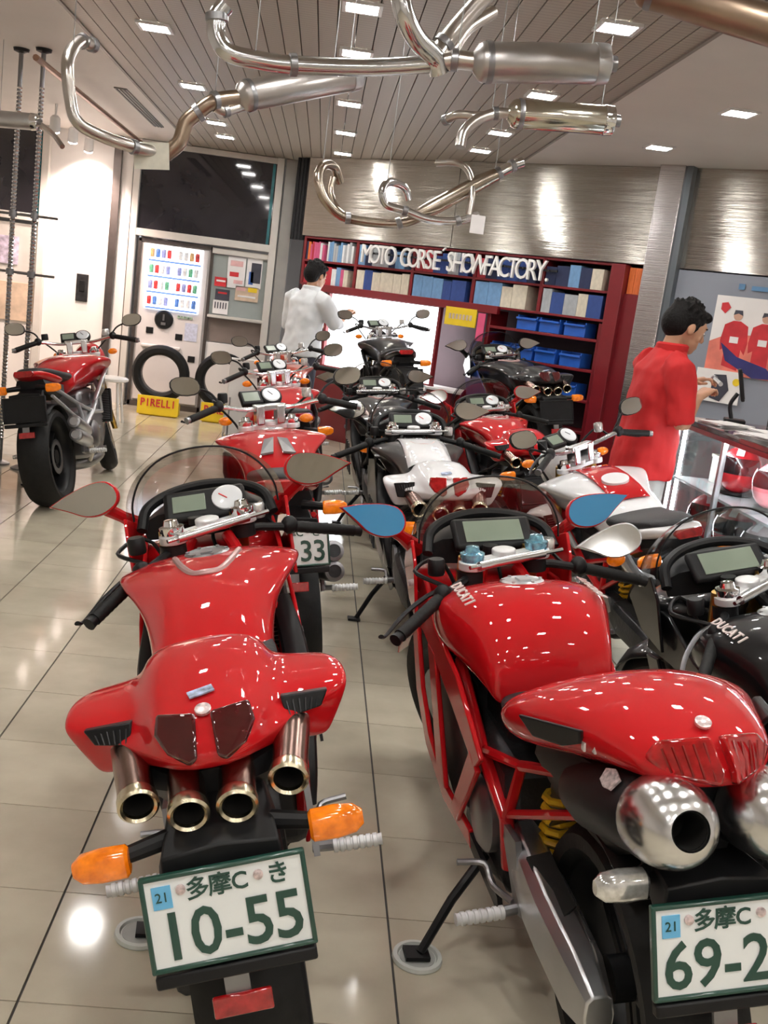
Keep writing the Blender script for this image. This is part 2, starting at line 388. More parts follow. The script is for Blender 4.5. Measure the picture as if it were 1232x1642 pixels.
# tyres on yellow stands
def tyre_stand(x, y, label, lab2):
    t = thing('tyre', label, 'tyre', (x, y, .135))
    prof = [(.215, -.05), (.235, -.07), (.28, -.068), (.305, -.04), (.312, 0), (.305, .04), (.28, .068), (.235, .07), (.215, .05)]
    part('tread_ring', lathe(prof+[prof[0]], (0, 0, .312), (0, 1, .04), 40, cap=False), RUB, t)
    part('bead', lathe([(.205, -.045), (.222, -.052), (.222, .052), (.205, .045), (.205, -.045)], (0, 0, .312), (0, 1, .04), 40, cap=False), DRK, t)
    s = thing('tyre_stand', lab2, 'tyre stand', (x+.02, y-.06, 0))
    part('cradle', join(box(0, .06, .06, .40, .30, .12)), PYEL, s, bev=.006)
    part('name_board', box(0, -.10, .115, .44, .02, .20), PYEL, s, bev=.003)
    for k, ch in enumerate('PIRELLI'):
        part('letter', xf(text_geo(ch, .115, .003, bold=.002), tr(-.165+.055*k, -.113, .14) @ rot(PI/2, 'X') @ Matrix.Diagonal((.85, 1, 1, 1))), PRED, s)
tyre_stand(-1.66, 11.45, 'black tyre standing on a yellow stand before the vending machine', 'yellow tyre stand with red PIRELLI lettering before the vending machine')
tyre_stand(-.98, 11.45, 'black tyre on a yellow stand below the notice bay', 'yellow tyre stand with red PIRELLI lettering below the notice bay')

# left wall panel: switch plate, spot rail and spots
sw = thing('switch_plate', 'dark rectangular wall plate on the spot-lit white wall', 'switch plate', (-2.68, 11.995, 1.24))
part('plate', box(0, -.008, 0, .13, .02, .30), DRK, sw, bev=.004); part('rocker', box(0, -.022, .02, .06, .012, .12), BLK, sw, bev=.003)
rail = tag(part('spot_rail', tube([(-2.05, 7.4, 2.80), (-2.05, 11.9, 2.80)], .022, 8), mat('copper rail', (.42, .26, .19), .35, .8, var=.1)), 'copper-brown lighting rail running along the left ceiling', 'lighting rail')
for k, yy in enumerate((10.2, 10.9, 11.6)):
    s = thing('spot_lamp', 'small white spot lamp, %s of three on the left ceiling' % ('nearest', 'middle', 'farthest')[k], 'spot lamp', (-2.62, yy, CEIL))
    part('stem', tube([(0, 0, 0), (0, 0, -.12)], .012, 8), FRM, s)
    part('housing', lathe([(.03, .08), (.045, .06), (.05, -.05), (.044, -.06)], (0, 0, -.18), (.1, -.45, .9), 16), FRM, s)
    part('bulb', lathe([(.02, -.0), (.042, .004), (.042, .012)], (-.007, .03, -.246), (.1, -.45, .9), 16), mat('spot bulb', (1, 1, 1), .5, emit=40, ecol=(1, .85, .75)), s)
    ld = bpy.data.lights.new('spot_light', 'SPOT'); ld.energy = 60; ld.color = (1, .78, .68); ld.spot_size = R_(95); ld.spot_blend = .7; ld.shadow_soft_size = .04
    lo = bpy.data.objects.new('spot_light', ld); COL.objects.link(lo); lo.parent = s; lo.location = (-.02, .06, -.27); lo.rotation_euler = (R_(38), 0, R_(6))
# left bay 2 shelf content, modelled in place of a mirrored view
bb = thing('mirrored_board', 'beige board and shelf modelled for a mirror image at the far left', 'board', (-3.6, 12.0, 0))
part('back', box(0, .02, 1.3, .9, .03, 1.1), BAYW, bb); part('brown_panel', box(0, -.01, 1.0, .8, .03, .42), PTAN, bb, bev=.004); part('plinth', box(0, .02, .38, .9, .06, .74), WALLM, bb)
part('notice', join(box(.1, -.02, 1.55, .22, .01, .3), box(-.2, -.02, 1.5, .2, .01, .24)), mat('mixed print', (.45, .40, .5), .5, var=.6, vscale=14), bb, flat=True)

# display poles at the left
def pole(x, y, label):
    p = thing('display_pole', label, 'pole', (x, y, 0))
    part('shaft', lathe([(.016, 0), (.016, 2.9)], n=12), GRY, p)
    part('thread', join(*[lathe([(.017, -.006), (.021, 0), (.017, .006)], (0, 0, .2+.026*k), n=10, cap=False) for k in range(95)]), CHR, p)
    part('ceiling_flange', lathe([(.02, -.03), (.05, -.02), (.055, 0)], (0, 0, 2.9), n=16), BLK, p)
    part('foot_flange', lathe([(.07, 0), (.07, .012), (.03, .03)], n=16), GRY, p)
    for z in (1.40, 1.80): part('hook', join(tube([(-.10, 0, z), (.16, 0, z)], .009, 8), lathe([(.028, -.02), (.028, .02)], (0, 0, z), n=12)), GRY, p)
pole(-2.24, 7.73, 'chrome threaded display pole at the far left edge')
pole(-2.06, 7.62, 'chrome threaded display pole with hooks beside the parked silver motorcycle')

# ---------------------------------------------------------------- slanted back wall with steel cladding and shelves
T_ = Vector((.744, -.668, 0)).normalized(); N_ = Vector((T_.y, -T_.x, 0)); P0 = Vector((-.45, 11.634, 0)); WANG = math.atan2(T_.y, T_.x)
def Wp(s, z, d=0): return P0+T_*s+N_*d+Vector((0, 0, z))
def onwall(o, s, z=0, d=0): o.location = Wp(s, z, d); o.rotation_euler = (0, 0, WANG); return o
def wthing(name, label, cat, s, z=0, d=0, group=None): return onwall(thing(name, label, cat, group=group), s, z, d)
DARKW = mat('dark recess wall', (.05, .025, .03), .6, var=.2, vscale=3)
onwall(struct(part('wall_slanted', join(box(3.1, .40, 1.45, 6.4, .1, 2.9)), DARKW, flat=True)), 0)
clad = wthing('steel_cladding', 'brushed steel cladding band above the shelves and lettering', 'cladding', 0)
for a, bq in ((.20, 2.15), (2.155, 4.18), (4.46, 6.2)):
    part('steel_panel', box((a+bq)/2, .17, 2.50, bq-a, .34, .80), BRUSH, clad, key=None, bev=.003)
onwall(struct(part('wall_grey', box(5.4, .17, 1.045, 1.9, .34, 2.09), GWALL, flat=True)), 0)
pil = onwall(struct(part('trim_3', box(0, 0, 1.45, .22, .24, 2.9), brushed('brushed pillar', (.62, .60, .60), .22, (2, 2, 200), .2), bev=.006)), 4.33)
part('side_channel', box(.135, .02, 1.45, .05, .20, 2.9), mat('slate channel', (.16, .18, .20), .4, .5, var=.05), pil)
dk = wthing('dark_curtain', 'narrow dark panel between the grey post and the steel cladding', 'panel', .10)
part('cloth', join(*[lathe([(.028, 2.05), (.026, 2.9)], (-.085+.05*k, .05, 0), n=8) for k in range(4)]), mat('black cloth', (.01, .01, .012), .8, var=.2), dk)

# lettering
ls = wthing('sign_lettering', 'white raised MOTO CORSE SHOWFACTORY lettering above the shelves', 'sign', 2.21, 1.96, .05)
LET = mat('letter white', (.85, .84, .82), .35, 0, .3, var=.02)
txt = 'MOTO CORSE SHOWFACTORY.'
adv = {' ': .085, 'M': .125, 'W': .135, 'O': .118, 'C': .105, 'R': .10, 'S': .092, 'E': .092, 'H': .108, 'F': .088, 'A': .10, 'T': .095, 'Y': .10, '.': .05}
tot = sum(adv[c] for c in txt); sxl = 2.20/tot; x = -1.10
for c in txt:
    w = adv[c]*sxl
    if c != ' ':
        part('letter', xf(text_geo(c, .262, .014, bold=.0), tr(x+w/2, 0, 0) @ rot(PI/2, 'X') @ Matrix.Diagonal((.74, 1, 1, 1))), LET, ls, flat=True)
        part('standoff', tube([(x+w/2, 0, .02), (x+w/2, .036, .02)], .004, 6), GRY, ls)
    x += w
part('accent', bar((-.10, -.0, .105), (-.07, -.0, .135), .02, .012), LET, ls)
part('mounting_rail', box(0, .042, .02, 2.3, .012, .02), DRK, ls)

# shelving
REDF = mat('red shelf frame', (.20, .008, .014), .4, 0, .3, var=.06)
su = wthing('shelving_unit', 'red framed wall shelving full of books below the steel cladding', 'shelving', 0)
for s in (.24, .98, 1.72, 2.46, 3.2, 3.88): part('upright', box(s, .17, 1.845, .035, .30, .50), REDF, su, bev=.003)
for z in (1.60, 1.845, 2.085): part('shelf', box(2.06, .17, z, 3.66, .30, .022), REDF, su, bev=.003)
part('header_rail', box(1.55, .0, 1.575, 2.5, .05, .075), REDF, su, bev=.004)
part('side_post', box(3.97, .0, 1.05, .13, .12, 2.08), REDF, su, bev=.004)
BK = {'white': (.72, .73, .74), 'sky blue': (.16, .32, .55), 'dark blue': (.03, .07, .26), 'red': (.5, .03, .05), 'navy': (.015, .025, .08), 'grey': (.40, .42, .44), 'cream': (.66, .60, .48), 'pink': (.60, .10, .22), 'orange': (.75, .17, .04)}
BN = {}
def book(s, z, w, hh, c, where, dep=.22):
    kk = BN[(c, where)] = BN.get((c, where), -1)+1
    o = onwall(tag(part('book', box(0, 0, .5, 1, 1, 1), mat('book '+c, BK[c], .5, var=.10, vscale=4), key='book', flat=True), '%s %s on %s, %s of its colour' % (c, 'book' if w < .06 else 'folder', where, ORD[kk]), 'book', where), s, z, -.02-dep/2)
    o.scale = (w, dep, hh)
rnd = random.Random(3)
def fill(s0, s1, z, cols, wr, where, hr=(.16, .21)):
    s = s0
    while True:
        w = rnd.uniform(*wr)
        if s+w > s1: break
        book(s+w/2, z, w-.003, rnd.uniform(*hr), rnd.choice(cols), where); s += w
fill(.27, .56, 1.857, ['white', 'red', 'navy', 'white', 'orange', 'grey', 'pink'], (.022, .034), 'the top shelf at the left end')
fill(.57, .95, 1.857, ['white', 'grey', 'white', 'sky blue'], (.024, .034), 'the top shelf beside the lettering')
for i, s in enumerate((1.0, 1.74, 2.48, 3.22)): fill(s+.01, min(s+.70, 3.855), 1.857, [['grey', 'navy', 'sky blue'], ['dark blue', 'grey', 'red'], ['red', 'navy', 'dark blue'], ['sky blue', 'navy', 'cream']][i], (.08, .13), 'the top shelf, %s lettered bay' % ('first', 'second', 'third', 'fourth')[i])
fill(.27, .95, 1.612, ['sky blue', 'white', 'pink', 'pink', 'sky blue', 'red', 'cream'], (.04, .07), 'the lower shelf above the man in white')
for i, s in enumerate((1.0, 1.74, 2.48, 3.22)): fill(s+.01, min(s+.70, 3.855), 1.612, [['sky blue', 'dark blue', 'cream'], ['sky blue', 'sky blue', 'dark blue'], ['cream', 'grey', 'sky blue'], ['cream', 'dark blue', 'grey']][i], (.09, .17), 'the lower shelf, %s bay under the lettering' % ('first', 'second', 'third', 'fourth')[i], (.18, .215))
for k in range(3):
    o = onwall(tag(part('orange_box', box(0, 0, .5, 1, 1, 1), mat('book orange', BK['orange'], .5, var=.25, vscale=9), key='book', flat=True), 'orange box on the shelf beside the steel pillar, %s of three' % ('leftmost', 'middle', 'rightmost')[k], 'box', 'orange boxes by the pillar'), 4.068+.055*k, 1.852, -.11)
    o.scale = (.052, .18, .22)
rk = wthing('parts_rack', 'dark red parts rack with blue bins right of the lit window', 'rack', 0)
for z in (1.42, 1.15, .88, .6): part('rack_shelf', box(3.3, .16, z, 1.2, .30, .025), REDF, rk, bev=.003)
for s in (2.70, 3.86): part('rack_post', box(s, .16, .80, .04, .30, 1.55), REDF, rk, bev=.003)
part('cabinet_side', box(4.10, .1, .95, .16, .2, 1.8), REDF, rk, bev=.004)
BIN = mat('blue bin plastic', (.02, .12, .55), .35, 0, .4, var=.1)
k = 0
for z in (.89, 1.16, 1.43):
    for s in (2.86, 3.1, 3.34, 3.6):
        if z == 1.43 and s < 3: continue
        o = wthing('parts_bin', 'blue plastic bin on the %s shelf of the red rack, %s from the left' % ({.89: 'bottom', 1.16: 'middle', 1.43: 'top'}[z], {2.86: 'first', 3.1: 'second', 3.34: 'third', 3.6: 'fourth'}[s]), 'bin', s, z+.004, -.14, 'blue bins on the red rack')
        part('tub', join(box(0, .1, .065, .21, .01, .13), box(0, -.1, .05, .21, .01, .10), box(-.1, 0, .065, .01, .2, .13), box(.1, 0, .065, .01, .2, .13), box(0, 0, .006, .2, .2, .012)), BIN, o, key='bin', bev=.003)
        part('lip', box(0, -.115, .10, .21, .03, .02), BIN, o, key='binlip', bev=.003)
# lit window and what stands before it
lw = onwall(struct(part('window_3', join(box(1.38, .05, 1.545, 1.5, .05, .03), box(.65, .05, 1.15, .03, .05, .78), box(2.11, .05, 1.15, .03, .05, .78), box(1.38, .05, .765, 1.5, .05, .03)), REDF, bev=.004)), 0)
part('pane', box(1.38, .08, 1.15, 1.44, .01, .76), mat('lit workshop pane', (.95, .97, 1), .3, emit=2.6, ecol=(.95, .97, 1)), lw, flat=True)
yn = wthing('yellow_notice', 'yellow notice board right of the bright lit window', 'notice', 2.40, 1.47, .02)
part('board', box(0, 0, 0, .36, .015, .17), PYEL, yn, bev=.002); part('print', join(*[box(-.12+.04*k, -.009, .0, .025, .003, .05) for k in range(7)]), PTAN, yn, flat=True)
pk = wthing('pink_notice', 'pink vertical poster strip beside the yellow notice', 'notice', 2.64, 1.40, .02)
part('sheet', box(0, 0, 0, .08, .01, .26), mat('hot pink print', (.75, .10, .22), .5, var=.1), pk, flat=True)
wl = wthing('lower_cabinet', 'dark red low cabinet under the lit window', 'cabinet', 1.5, 0, 0)
part('body', box(0, .17, .37, 2.3, .3, .74), REDF, wl, bev=.005); part('top', box(0, .15, .75, 2.34, .36, .025), WALLM, wl, bev=.003)
# posters on the grey wall
pm = mat('poster paper', (.85, .82, .80), .4, var=.02)
po = wthing('team_poster', 'poster of two people in red racing suits on the grey wall', 'poster', 5.16, 1.61, .015)
part('sheet', box(0, 0, 0, .60, .008, .62), pm, po, flat=True)
SKN = mat('print skin', (.62, .36, .26), .5, var=.1)
for c, (x, dx) in enumerate(((-.10, 0), (.13, .02))):
    part('print_head', xf(lathe([(.036, 0), (.036, .003)], (x, -.007, .16), (0, -1, 0), 16), Matrix.Identity(4)), SKN, po, flat=True)
    part('print_hair', prism([(x-.038, -.008, .165), (x-.03, -.008, .205), (x+.03, -.008, .205), (x+.038, -.008, .165), (x, -.008, .18)], (0, -.003, 0)), PDRK, po, flat=True)
    part('print_suit', prism([(x+u, -.006, v) for u, v in ((-.03, .12), (.03, .12), (.095, .085), (.112, -.05), (.10, -.14), (.066, -.10), (.066, -.27), (-.066, -.24), (-.066, -.10), (-.10, -.12), (-.112, -.04), (-.095, .085))], (0, -.002, 0)), PRED, po, flat=True)
    part('print_patch', box(x, -.010, -.03, .07, .003, .05), pm, po, flat=True)
part('print_wash', prism([(-.30, -.005, -.31), (.30, -.005, -.31), (.30, -.005, .08), (.22, -.005, .04), (-.18, -.005, .0), (-.30, -.005, -.06)], (0, -.001, 0)), mat('print salmon', (.80, .22, .16), .5, var=.2, vscale=6), po, flat=True)
part('print_band', prism([(-.2, -.008, -.06), (-.05, -.008, -.16), (.2, -.008, -.22), (.28, -.008, -.30), (.1, -.008, -.31), (-.14, -.008, -.2)], (0, -.004, 0)), mat('print indigo', (.03, .03, .16), .5, var=.2), po, flat=True)
part('print_shield', prism([(-.25, -.007, .25), (-.20, -.007, .26), (-.17, -.007, .22), (-.21, -.007, .17), (-.25, -.007, .20)], (0, -.003, 0)), PRED, po, flat=True)
p2 = wthing('event_poster', 'white poster with dark blurred figures below the racing suit poster', 'poster', 5.0, 1.20, .03)
part('sheet', box(0, 0, 0, .38, .008, .26), pm, p2, flat=True)
part('print_figure', prism([(-.04, -.006, .09), (.06, -.006, .10), (.10, -.006, -.02), (.04, -.006, -.12), (-.05, -.006, -.10)], (0, -.003, 0)), PDRK, p2, flat=True)
part('print_dot', lathe([(.03, 0), (.03, .003)], (.15, -.006, .05), (0, -1, 0), 14), PYEL, p2, flat=True)
bl = wthing('wall_lettering', 'faint blue mark and line of print on the grey wall above the poster', 'sign', 5.2, 2.0, .012)
part('strip', join(box(-.16,0,0,.05,.004,.045), box(.06,0,-.005,.28,.004,.035)), mat('faint blue print', (.12, .26, .45), .5, var=.1), bl, flat=True)

# ================================================================ MOTORCYCLES  (local frame: x right, y forward from the rear axle, z up)
TANK_A = [(.99, [(0, .80), (.08, .80), (.14, .79), (.185, .775), (.20, .765), (.195, .745), (.15, .72), (.13, .66), (0, .62)]),
  (.945, [(0, .852), (.09, .850), (.16, .838), (.215, .822), (.236, .812), (.226, .790), (.172, .755), (.155, .69), (0, .60)]),
  (.82, [(0, .885), (.09, .882), (.165, .870), (.222, .855), (.246, .844), (.236, .818), (.176, .78), (.158, .70), (0, .60)]),
  (.70, [(0, .893), (.085, .889), (.145, .874), (.190, .855), (.212, .842), (.200, .816), (.158, .78), (.150, .70), (0, .60)]),
  (.58, [(0, .890), (.08, .885), (.125, .868), (.150, .848), (.168, .830), (.160, .805), (.142, .77), (.142, .70), (0, .60)]),
  (.45, [(0, .872), (.075, .866), (.108, .848), (.128, .825), (.140, .805), (.140, .78), (.134, .75), (.136, .70), (0, .60)]),
  (.34, [(0, .840), (.07, .835), (.10, .820), (.12, .80), (.130, .785), (.132, .76), (.132, .73), (.134, .69), (0, .60)]),
  (.25, [(0, .80), (.06, .80), (.09, .79), (.11, .78), (.12, .77), (.125, .75), (.13, .72), (.13, .68), (0, .60)])]
TANK_B = [(1.0, [(0, .80), (.09, .80), (.15, .785), (.18, .755), (.175, .70), (.16, .65), (0, .62)]),
  (.945, [(0, .855), (.10, .852), (.18, .838), (.222, .810), (.22, .74), (.19, .68), (0, .62)]),
  (.82, [(0, .893), (.10, .888), (.18, .872), (.240, .840), (.234, .75), (.19, .68), (0, .62)]),
  (.71, [(0, .898), (.095, .891), (.155, .870), (.200, .832), (.195, .75), (.175, .68), (0, .62)]),
  (.62, [(0, .872), (.085, .864), (.135, .842), (.172, .802), (.172, .73), (.160, .67), (0, .62)]),
  (.57, [(0, .80), (.075, .795), (.12, .78), (.155, .755), (.155, .71), (.15, .66), (0, .62)]),
  (.55, [(0, .72), (.06, .72), (.10, .71), (.14, .70), (.145, .68), (.14, .65), (0, .62)])]
TAIL_A = [(.17, [(0, .880), (.07, .875), (.105, .855), (.115, .825), (.15, .81), (.180, .803), (.19, .797), (.186, .785), (.175, .75), (.165, .745), (.11, .73), (0, .72)]),
  (.10, [(0, .902), (.078, .897), (.116, .876), (.125, .842), (.175, .836), (.222, .832), (.236, .826), (.230, .812), (.205, .762), (.195, .752), (.12, .735), (0, .72)]),
  (.02, [(0, .900), (.076, .894), (.112, .872), (.13, .845), (.19, .843), (.250, .840), (.258, .832), (.256, .815), (.226, .748), (.214, .736), (.13, .735), (0, .725)]),
  (-.045, [(0, .892), (.074, .885), (.108, .864), (.13, .840), (.185, .838), (.250, .834), (.259, .826), (.252, .808), (.218, .735), (.206, .722), (.13, .728), (0, .735)]),
  (-.062, [(0, .889), (.074, .882), (.106, .861), (.128, .836), (.18, .832), (.244, .827), (.252, .818), (.250, .800), (.208, .733), (.198, .724), (.125, .732), (0, .737)]),
  (-.085, [(0, .885), (.074, .878), (.104, .857), (.126, .832), (.155, .820), (.185, .810), (.192, .804), (.186, .795), (.165, .755), (.158, .75), (.12, .742), (0, .742)]),
  (-.14, [(0, .874), (.072, .868), (.098, .850), (.108, .828), (.118, .815), (.128, .806), (.132, .80), (.13, .793), (.12, .772), (.115, .768), (.09, .760), (0, .760)]),
  (-.20, [(0, .860), (.066, .856), (.088, .842), (.09, .822), (.09, .815), (.09, .810), (.09, .806), (.088, .80), (.080, .787), (.075, .784), (.05, .778), (0, .776)]),
  (-.245, [(0, .822), (.030, .822), (.045, .817), (.05, .812), (.05, .810), (.05, .807), (.05, .805), (.048, .80), (.042, .795), (.038, .793), (.025, .788), (0, .786)])]
TAIL_B = [(.25, [(0, .83), (.10, .83), (.18, .82), (.222, .79), (.20, .75), (.15, .73), (0, .72)]),
  (.16, [(0, .895), (.10, .89), (.19, .872), (.262, .842), (.240, .775), (.17, .74), (0, .74)]),
  (.05, [(0, .945), (.09, .938), (.17, .915), (.245, .875), (.215, .808), (.14, .775), (0, .77)]),
  (-.05, [(0, .962), (.085, .952), (.145, .926), (.195, .888), (.170, .832), (.11, .805), (0, .80)]),
  (-.15, [(0, .955), (.085, .945), (.13, .922), (.155, .892), (.135, .852), (.09, .835), (0, .83)]),
  (-.23, [(0, .935), (.075, .926), (.105, .908), (.12, .888), (.105, .862), (.06, .855), (0, .85)]),
  (-.29, [(0, .895), (.03, .895), (.05, .888), (.055, .88), (.05, .873), (.03, .868), (0, .868)])]
SCREEN = [(1.165, [(0, 1.108), (.11, 1.092), (.19, 1.04), (.228, .97), (.232, .90)]), (1.28, [(0, 1.065), (.11, 1.045), (.185, .985), (.215, .92), (.22, .87)]),
  (1.40, [(0, .965), (.095, .95), (.155, .905), (.182, .86), (.186, .83)]), (1.50, [(0, .845), (.05, .838), (.09, .82), (.11, .80), (.112, .785)])]
NOSE = [(1.55, [(0, .755), (.05, .75), (.07, .72), (.05, .67), (0, .65)]), (1.46, [(0, .80), (.10, .79), (.15, .75), (.14, .66), (0, .58)]),
  (1.30, [(0, .82), (.14, .83), (.212, .81), (.20, .68), (0, .56)]), (1.12, [(0, .80), (.15, .83), (.235, .865), (.222, .70), (0, .56)])]
def strip(st, hw, off, tx=1.0, tzf=None, y0=-9, y1=9):
    rings = []
    for y, hp in st:
        if not y0 <= y <= y1: continue
        def zz(x):
            x = abs(x)/tx
            for (xa, za), (xb, zb) in zip(hp, hp[1:]):
                if xb >= x: return za+(zb-za)*((x-xa)/max(1e-6, xb-xa))
            return hp[3][1]
        w = min(hw, hp[3][0]*tx*.95)
        r = [(w*k/4, y, zz(w*k/4)+off) for k in range(-4, 5)]
        rings.append([(x, y, z+(tzf(y) if tzf else 0)) for x, y, z in r])
    return loft(rings, False, False)

def moto(cfg):
    k0 = cfg['type']; st = cfg.get('steer', .5); paint = cfg['paint']; acc = cfg.get('accent', paint)
    x0, y0, yaw, lean = cfg['pose']
    naked = k0 == 'N'
    root = thing('naked_motorcycle' if naked else 'sport_motorcycle', cfg['label'], 'motorcycle', (x0, y0, cfg.get('z', 0)), yaw, cfg.get('group'), lean)
    cnt = [0]; fr = cfg.get('frame', RED); dark = cfg.get('engine', DRK)
    def P(name, g, m, par=None, **kw):
        cnt[0] += 1
        kw.setdefault('key', 'm%s%.2f%s%d%s' % (k0, st, cfg.get('plate', ''), cnt[0], cfg.get('var', '')))
        return part(name, g() if callable(g) else g, m, par or root, **kw)
    ca, sa = math.cos(st), math.sin(st)
    def S(p):
        x, y, z = p; y -= 1.02; return Vector((x*ca-y*sa, 1.02+x*sa+y*ca, z))
    ax = Vector((0, -.36, .62)).normalized(); RK = tr(0, 1.02, .90) @ Matrix.Rotation(st*.95, 4, ax) @ tr(0, -1.02, -.90)
    def SW(g): return xf(g, RK)
    def SG(g): return fn(g, S)
    # ---- wheels
    def wheel(name, y, R, hw, front):
        f = SW if front else (lambda g: g)
        rim = cfg.get('rim', BLK)
        ri = R-.09
        prof = [(ri, -hw*.72), (ri+.01, -hw*.78), (ri+.01, hw*.78), (ri, hw*.72), (ri-.02, hw*.4), (ri-.02, -hw*.4), (ri, -hw*.72)]
        sp5 = [xf(join(box(0, -.018, .125, .035, .022, .19), box(0, .018, .125, .035, .022, .19)), tr(0, y, R) @ rot(2*PI*i/5+.3, 'X')) for i in range(5)]
        w = P(name, f(join(lathe(prof, (0, y, R), (1, 0, 0), 32, cap=False), lathe([(.045, -.06), (.045, .06)], (0, y, R), (1, 0, 0), 16), *sp5)), rim)
        tp = [(ri+.005, -hw*.78), (R-.065, -hw*.98), (R-.035, -hw), (R-.016, -hw*.75), (R-.004, -hw*.38), (R, 0), (R-.004, hw*.38), (R-.016, hw*.75), (R-.035, hw), (R-.065, hw*.98), (ri+.005, hw*.78)]
        P('tyre', f(lathe(tp, (0, y, R), (1, 0, 0), 40, cap=False)), RUB, w)
        for s in ((-1, 1) if front else (1,)):
            P('brake_disc', f(lathe([(.075, s*.062-.002), (.15 if front else .11, s*.062-.002), (.15 if front else .11, s*.062+.002), (.075, s*.062+.002), (.075, s*.062-.002)], (0, y, R), (1, 0, 0), 28, cap=False)), GRY, w)
        return w
    wheel('rear_wheel', 0, .315, .095, False); wheel('front_wheel', 1.40, .30, .06, True)
    ff = P('front_fender', SW(loft([[(x*1.0, 1.40+math.sin(a)*(.325-.02*abs(x)/.07), .30+math.cos(a)*(.325-.25*x*x/.07*.8)) for x in (-.072, -.05, 0, .05, .072)] for a in [R_(d) for d in range(-75, 66, 14)]], False, False)), acc if not naked else paint)
    sol = ff.modifiers.new('s', 'SOLIDIFY'); sol.thickness = .006
    # ---- forks, clamp, bars
    hz = .10 if naked else 0
    for s in (-1, 1):
        fk = P('fork_leg', loft([[Vector(q)+Vector((r*math.cos(2*PI*k/12), 0, 0))+Vector((0, r*math.sin(2*PI*k/12), 0)) for k in range(12)] for q, r in ((S((s*.115, 1.03, .915)), .027), (S((s*.115, 1.05, .80)), .027), (RK @ Vector((s*.105, 1.20, .60)), .028), (RK @ Vector((s*.105, 1.205, .595)), .021), (RK @ Vector((s*.105, 1.385, .30)), .021))]), cfg.get('fork', GOLD))
    tc = P('triple_clamp', SG(join(box(0, 1.015, .895, .20, .045, .022), lathe([(.038, -.012), (.038, .012)], (.115, 1.01, .895), n=16), lathe([(.038, -.012), (.038, .012)], (-.115, 1.01, .895), n=16), lathe([(.034, 0), (.034, .022), (.022, .026)], (0, 1.015, .90), n=18))), mat('satin clamp', (.80, .80, .81), .42, .55, var=.05), bev=.003)
    for s in (-1, 1):
        P('fork_cap', SG(lathe([(.032, 0), (.034, .012), (.034, .022), (.022, .026), (.018, .040), (.008, .042)], (s*.115, 1.01, .907), n=14)), cfg.get('cap', CHR), tc)
    P('ignition_lock', SG(lathe([(.022, 0), (.022, .02), (.01, .022)], (0, 1.075, .90), n=14)), BLK, tc)
    if not naked:
        P('steering_damper', join(tube([S((-.13, .962, .905)), S((.10, .962, .905))], .013, 12), tube([S((-.16, .962, .905)), S((.17, .962, .905))], .006, 8)), ALU)
    else:
        P('bar_clamp', SG(join(box(-.05, 1.0, .955, .04, .06, .09), box(.05, 1.0, .955, .04, .06, .09), box(0, 1.0, .99, .16, .05, .03))), ALU, bev=.006)
        P('handlebar', tube(sp([S(q) for q in ((-.40, .90, .975), (-.26, .955, 1.01), (-.12, 1.0, .985), (0, 1.0, .985), (.12, 1.0, .985), (.26, .955, 1.01), (.40, .90, .975))], 4), .011, 10), cfg.get('bar', ALU))
    for s in (-1, 1):
        if naked: a, b, piv = (s*.27, .953, 1.008), (s*.41, .896, .973), (s*.22, .99, 1.0)
        else: a, b, piv = (s*.26, .965, .835), (s*.425, .905, .785), (s*.21, 1.0, .85)
        if not naked:
            P('clip_on', join(tube([S((s*.115, 1.02, .86)), S((s*.16, .995, .858)), S(a)], .012, 10), xf(lathe([(.036, -.018), (.036, .018)], n=16), tr(*S((s*.115, 1.02, .86))))), BLK)
        gd = (Vector(b)-Vector(a))
        rib = []
        for i in range(21):
            rib += [(.0165 if i % 2 else .0175)]
        g = P('grip', tube([S(Vector(a)+gd*(i/20)) for i in range(21)], rib, 12), RUB)
        P('bar_end', tube([S(Vector(b)), S(Vector(b)+gd*.12)], [.014, .017], 12), GRY if naked else BLK, g)
        P('switch_box', SG(ell(Vector(a)-gd*.10+Vector((0, 0, .004)), .026, .024, .028, 10, 6)), BLK)
        lv = [Vector(piv), Vector(a)+Vector((s*.0, .055, -.006)), Vector(a)+gd*.5+Vector((0, .072, -.012)), Vector(b)+Vector((0, .065, -.018)), Vector(b)+Vector((s*.025, .05, -.012))]
        P('lever', tube([S(q) for q in sp(lv, 4)], [.010, .009, .008, .006, .008], 8, sq=.7), cfg.get('lever', BLK))
        P('reservoir', SG(lathe([(.022, 0), (.024, .005), (.024, .038), (.02, .045)], Vector(piv)+Vector((-s*.01, .06, .02)), n=14)), CLRL if s > 0 else BLK)
        P('cable', tube(sp([S(Vector(piv)), S(Vector(piv)+Vector((s*.02, .12, .02))), S((s*.10, 1.16, .86)), Vector((s*.06, 1.02, .62))], 5), .006, 6), BLK)
    # ---- engine room
    P('engine', join(box(0, .62, .40, .30, .42, .34), box(0, .86, .50, .26, .22, .30), box(0, .70, .60, .22, .34, .16), box(0, .92, .32, .20, .16, .16)), dark, bev=.03)
    for s in (-1, 1):
        P('engine_cover', join(lathe([(.095, 0), (.095, .02), (.075, .035), (.02, .038)], (s*.15, .56, .38), (s, 0, 0), 20), lathe([(.06, 0), (.055, .02)], (s*.15, .74, .36), (s, 0, 0), 16)), GRY if s < 0 else dark)
    P('cooling_fin', join(*[box(0, .95, .40+.022*i, .24, .10, .006) for i in range(9)]), GRY)
    rd = P('radiator', xf(box(0, 0, 0, .34, .035, .24), tr(0, 1.10, .52) @ rot(R_(-15), 'X')), BLK)
    P('radiator_core', xf(join(*[box(0, 0, -.1+.0125*i, .32, .042, .003) for i in range(17)]), tr(0, 1.10, .52) @ rot(R_(-15), 'X')), GRY, rd)
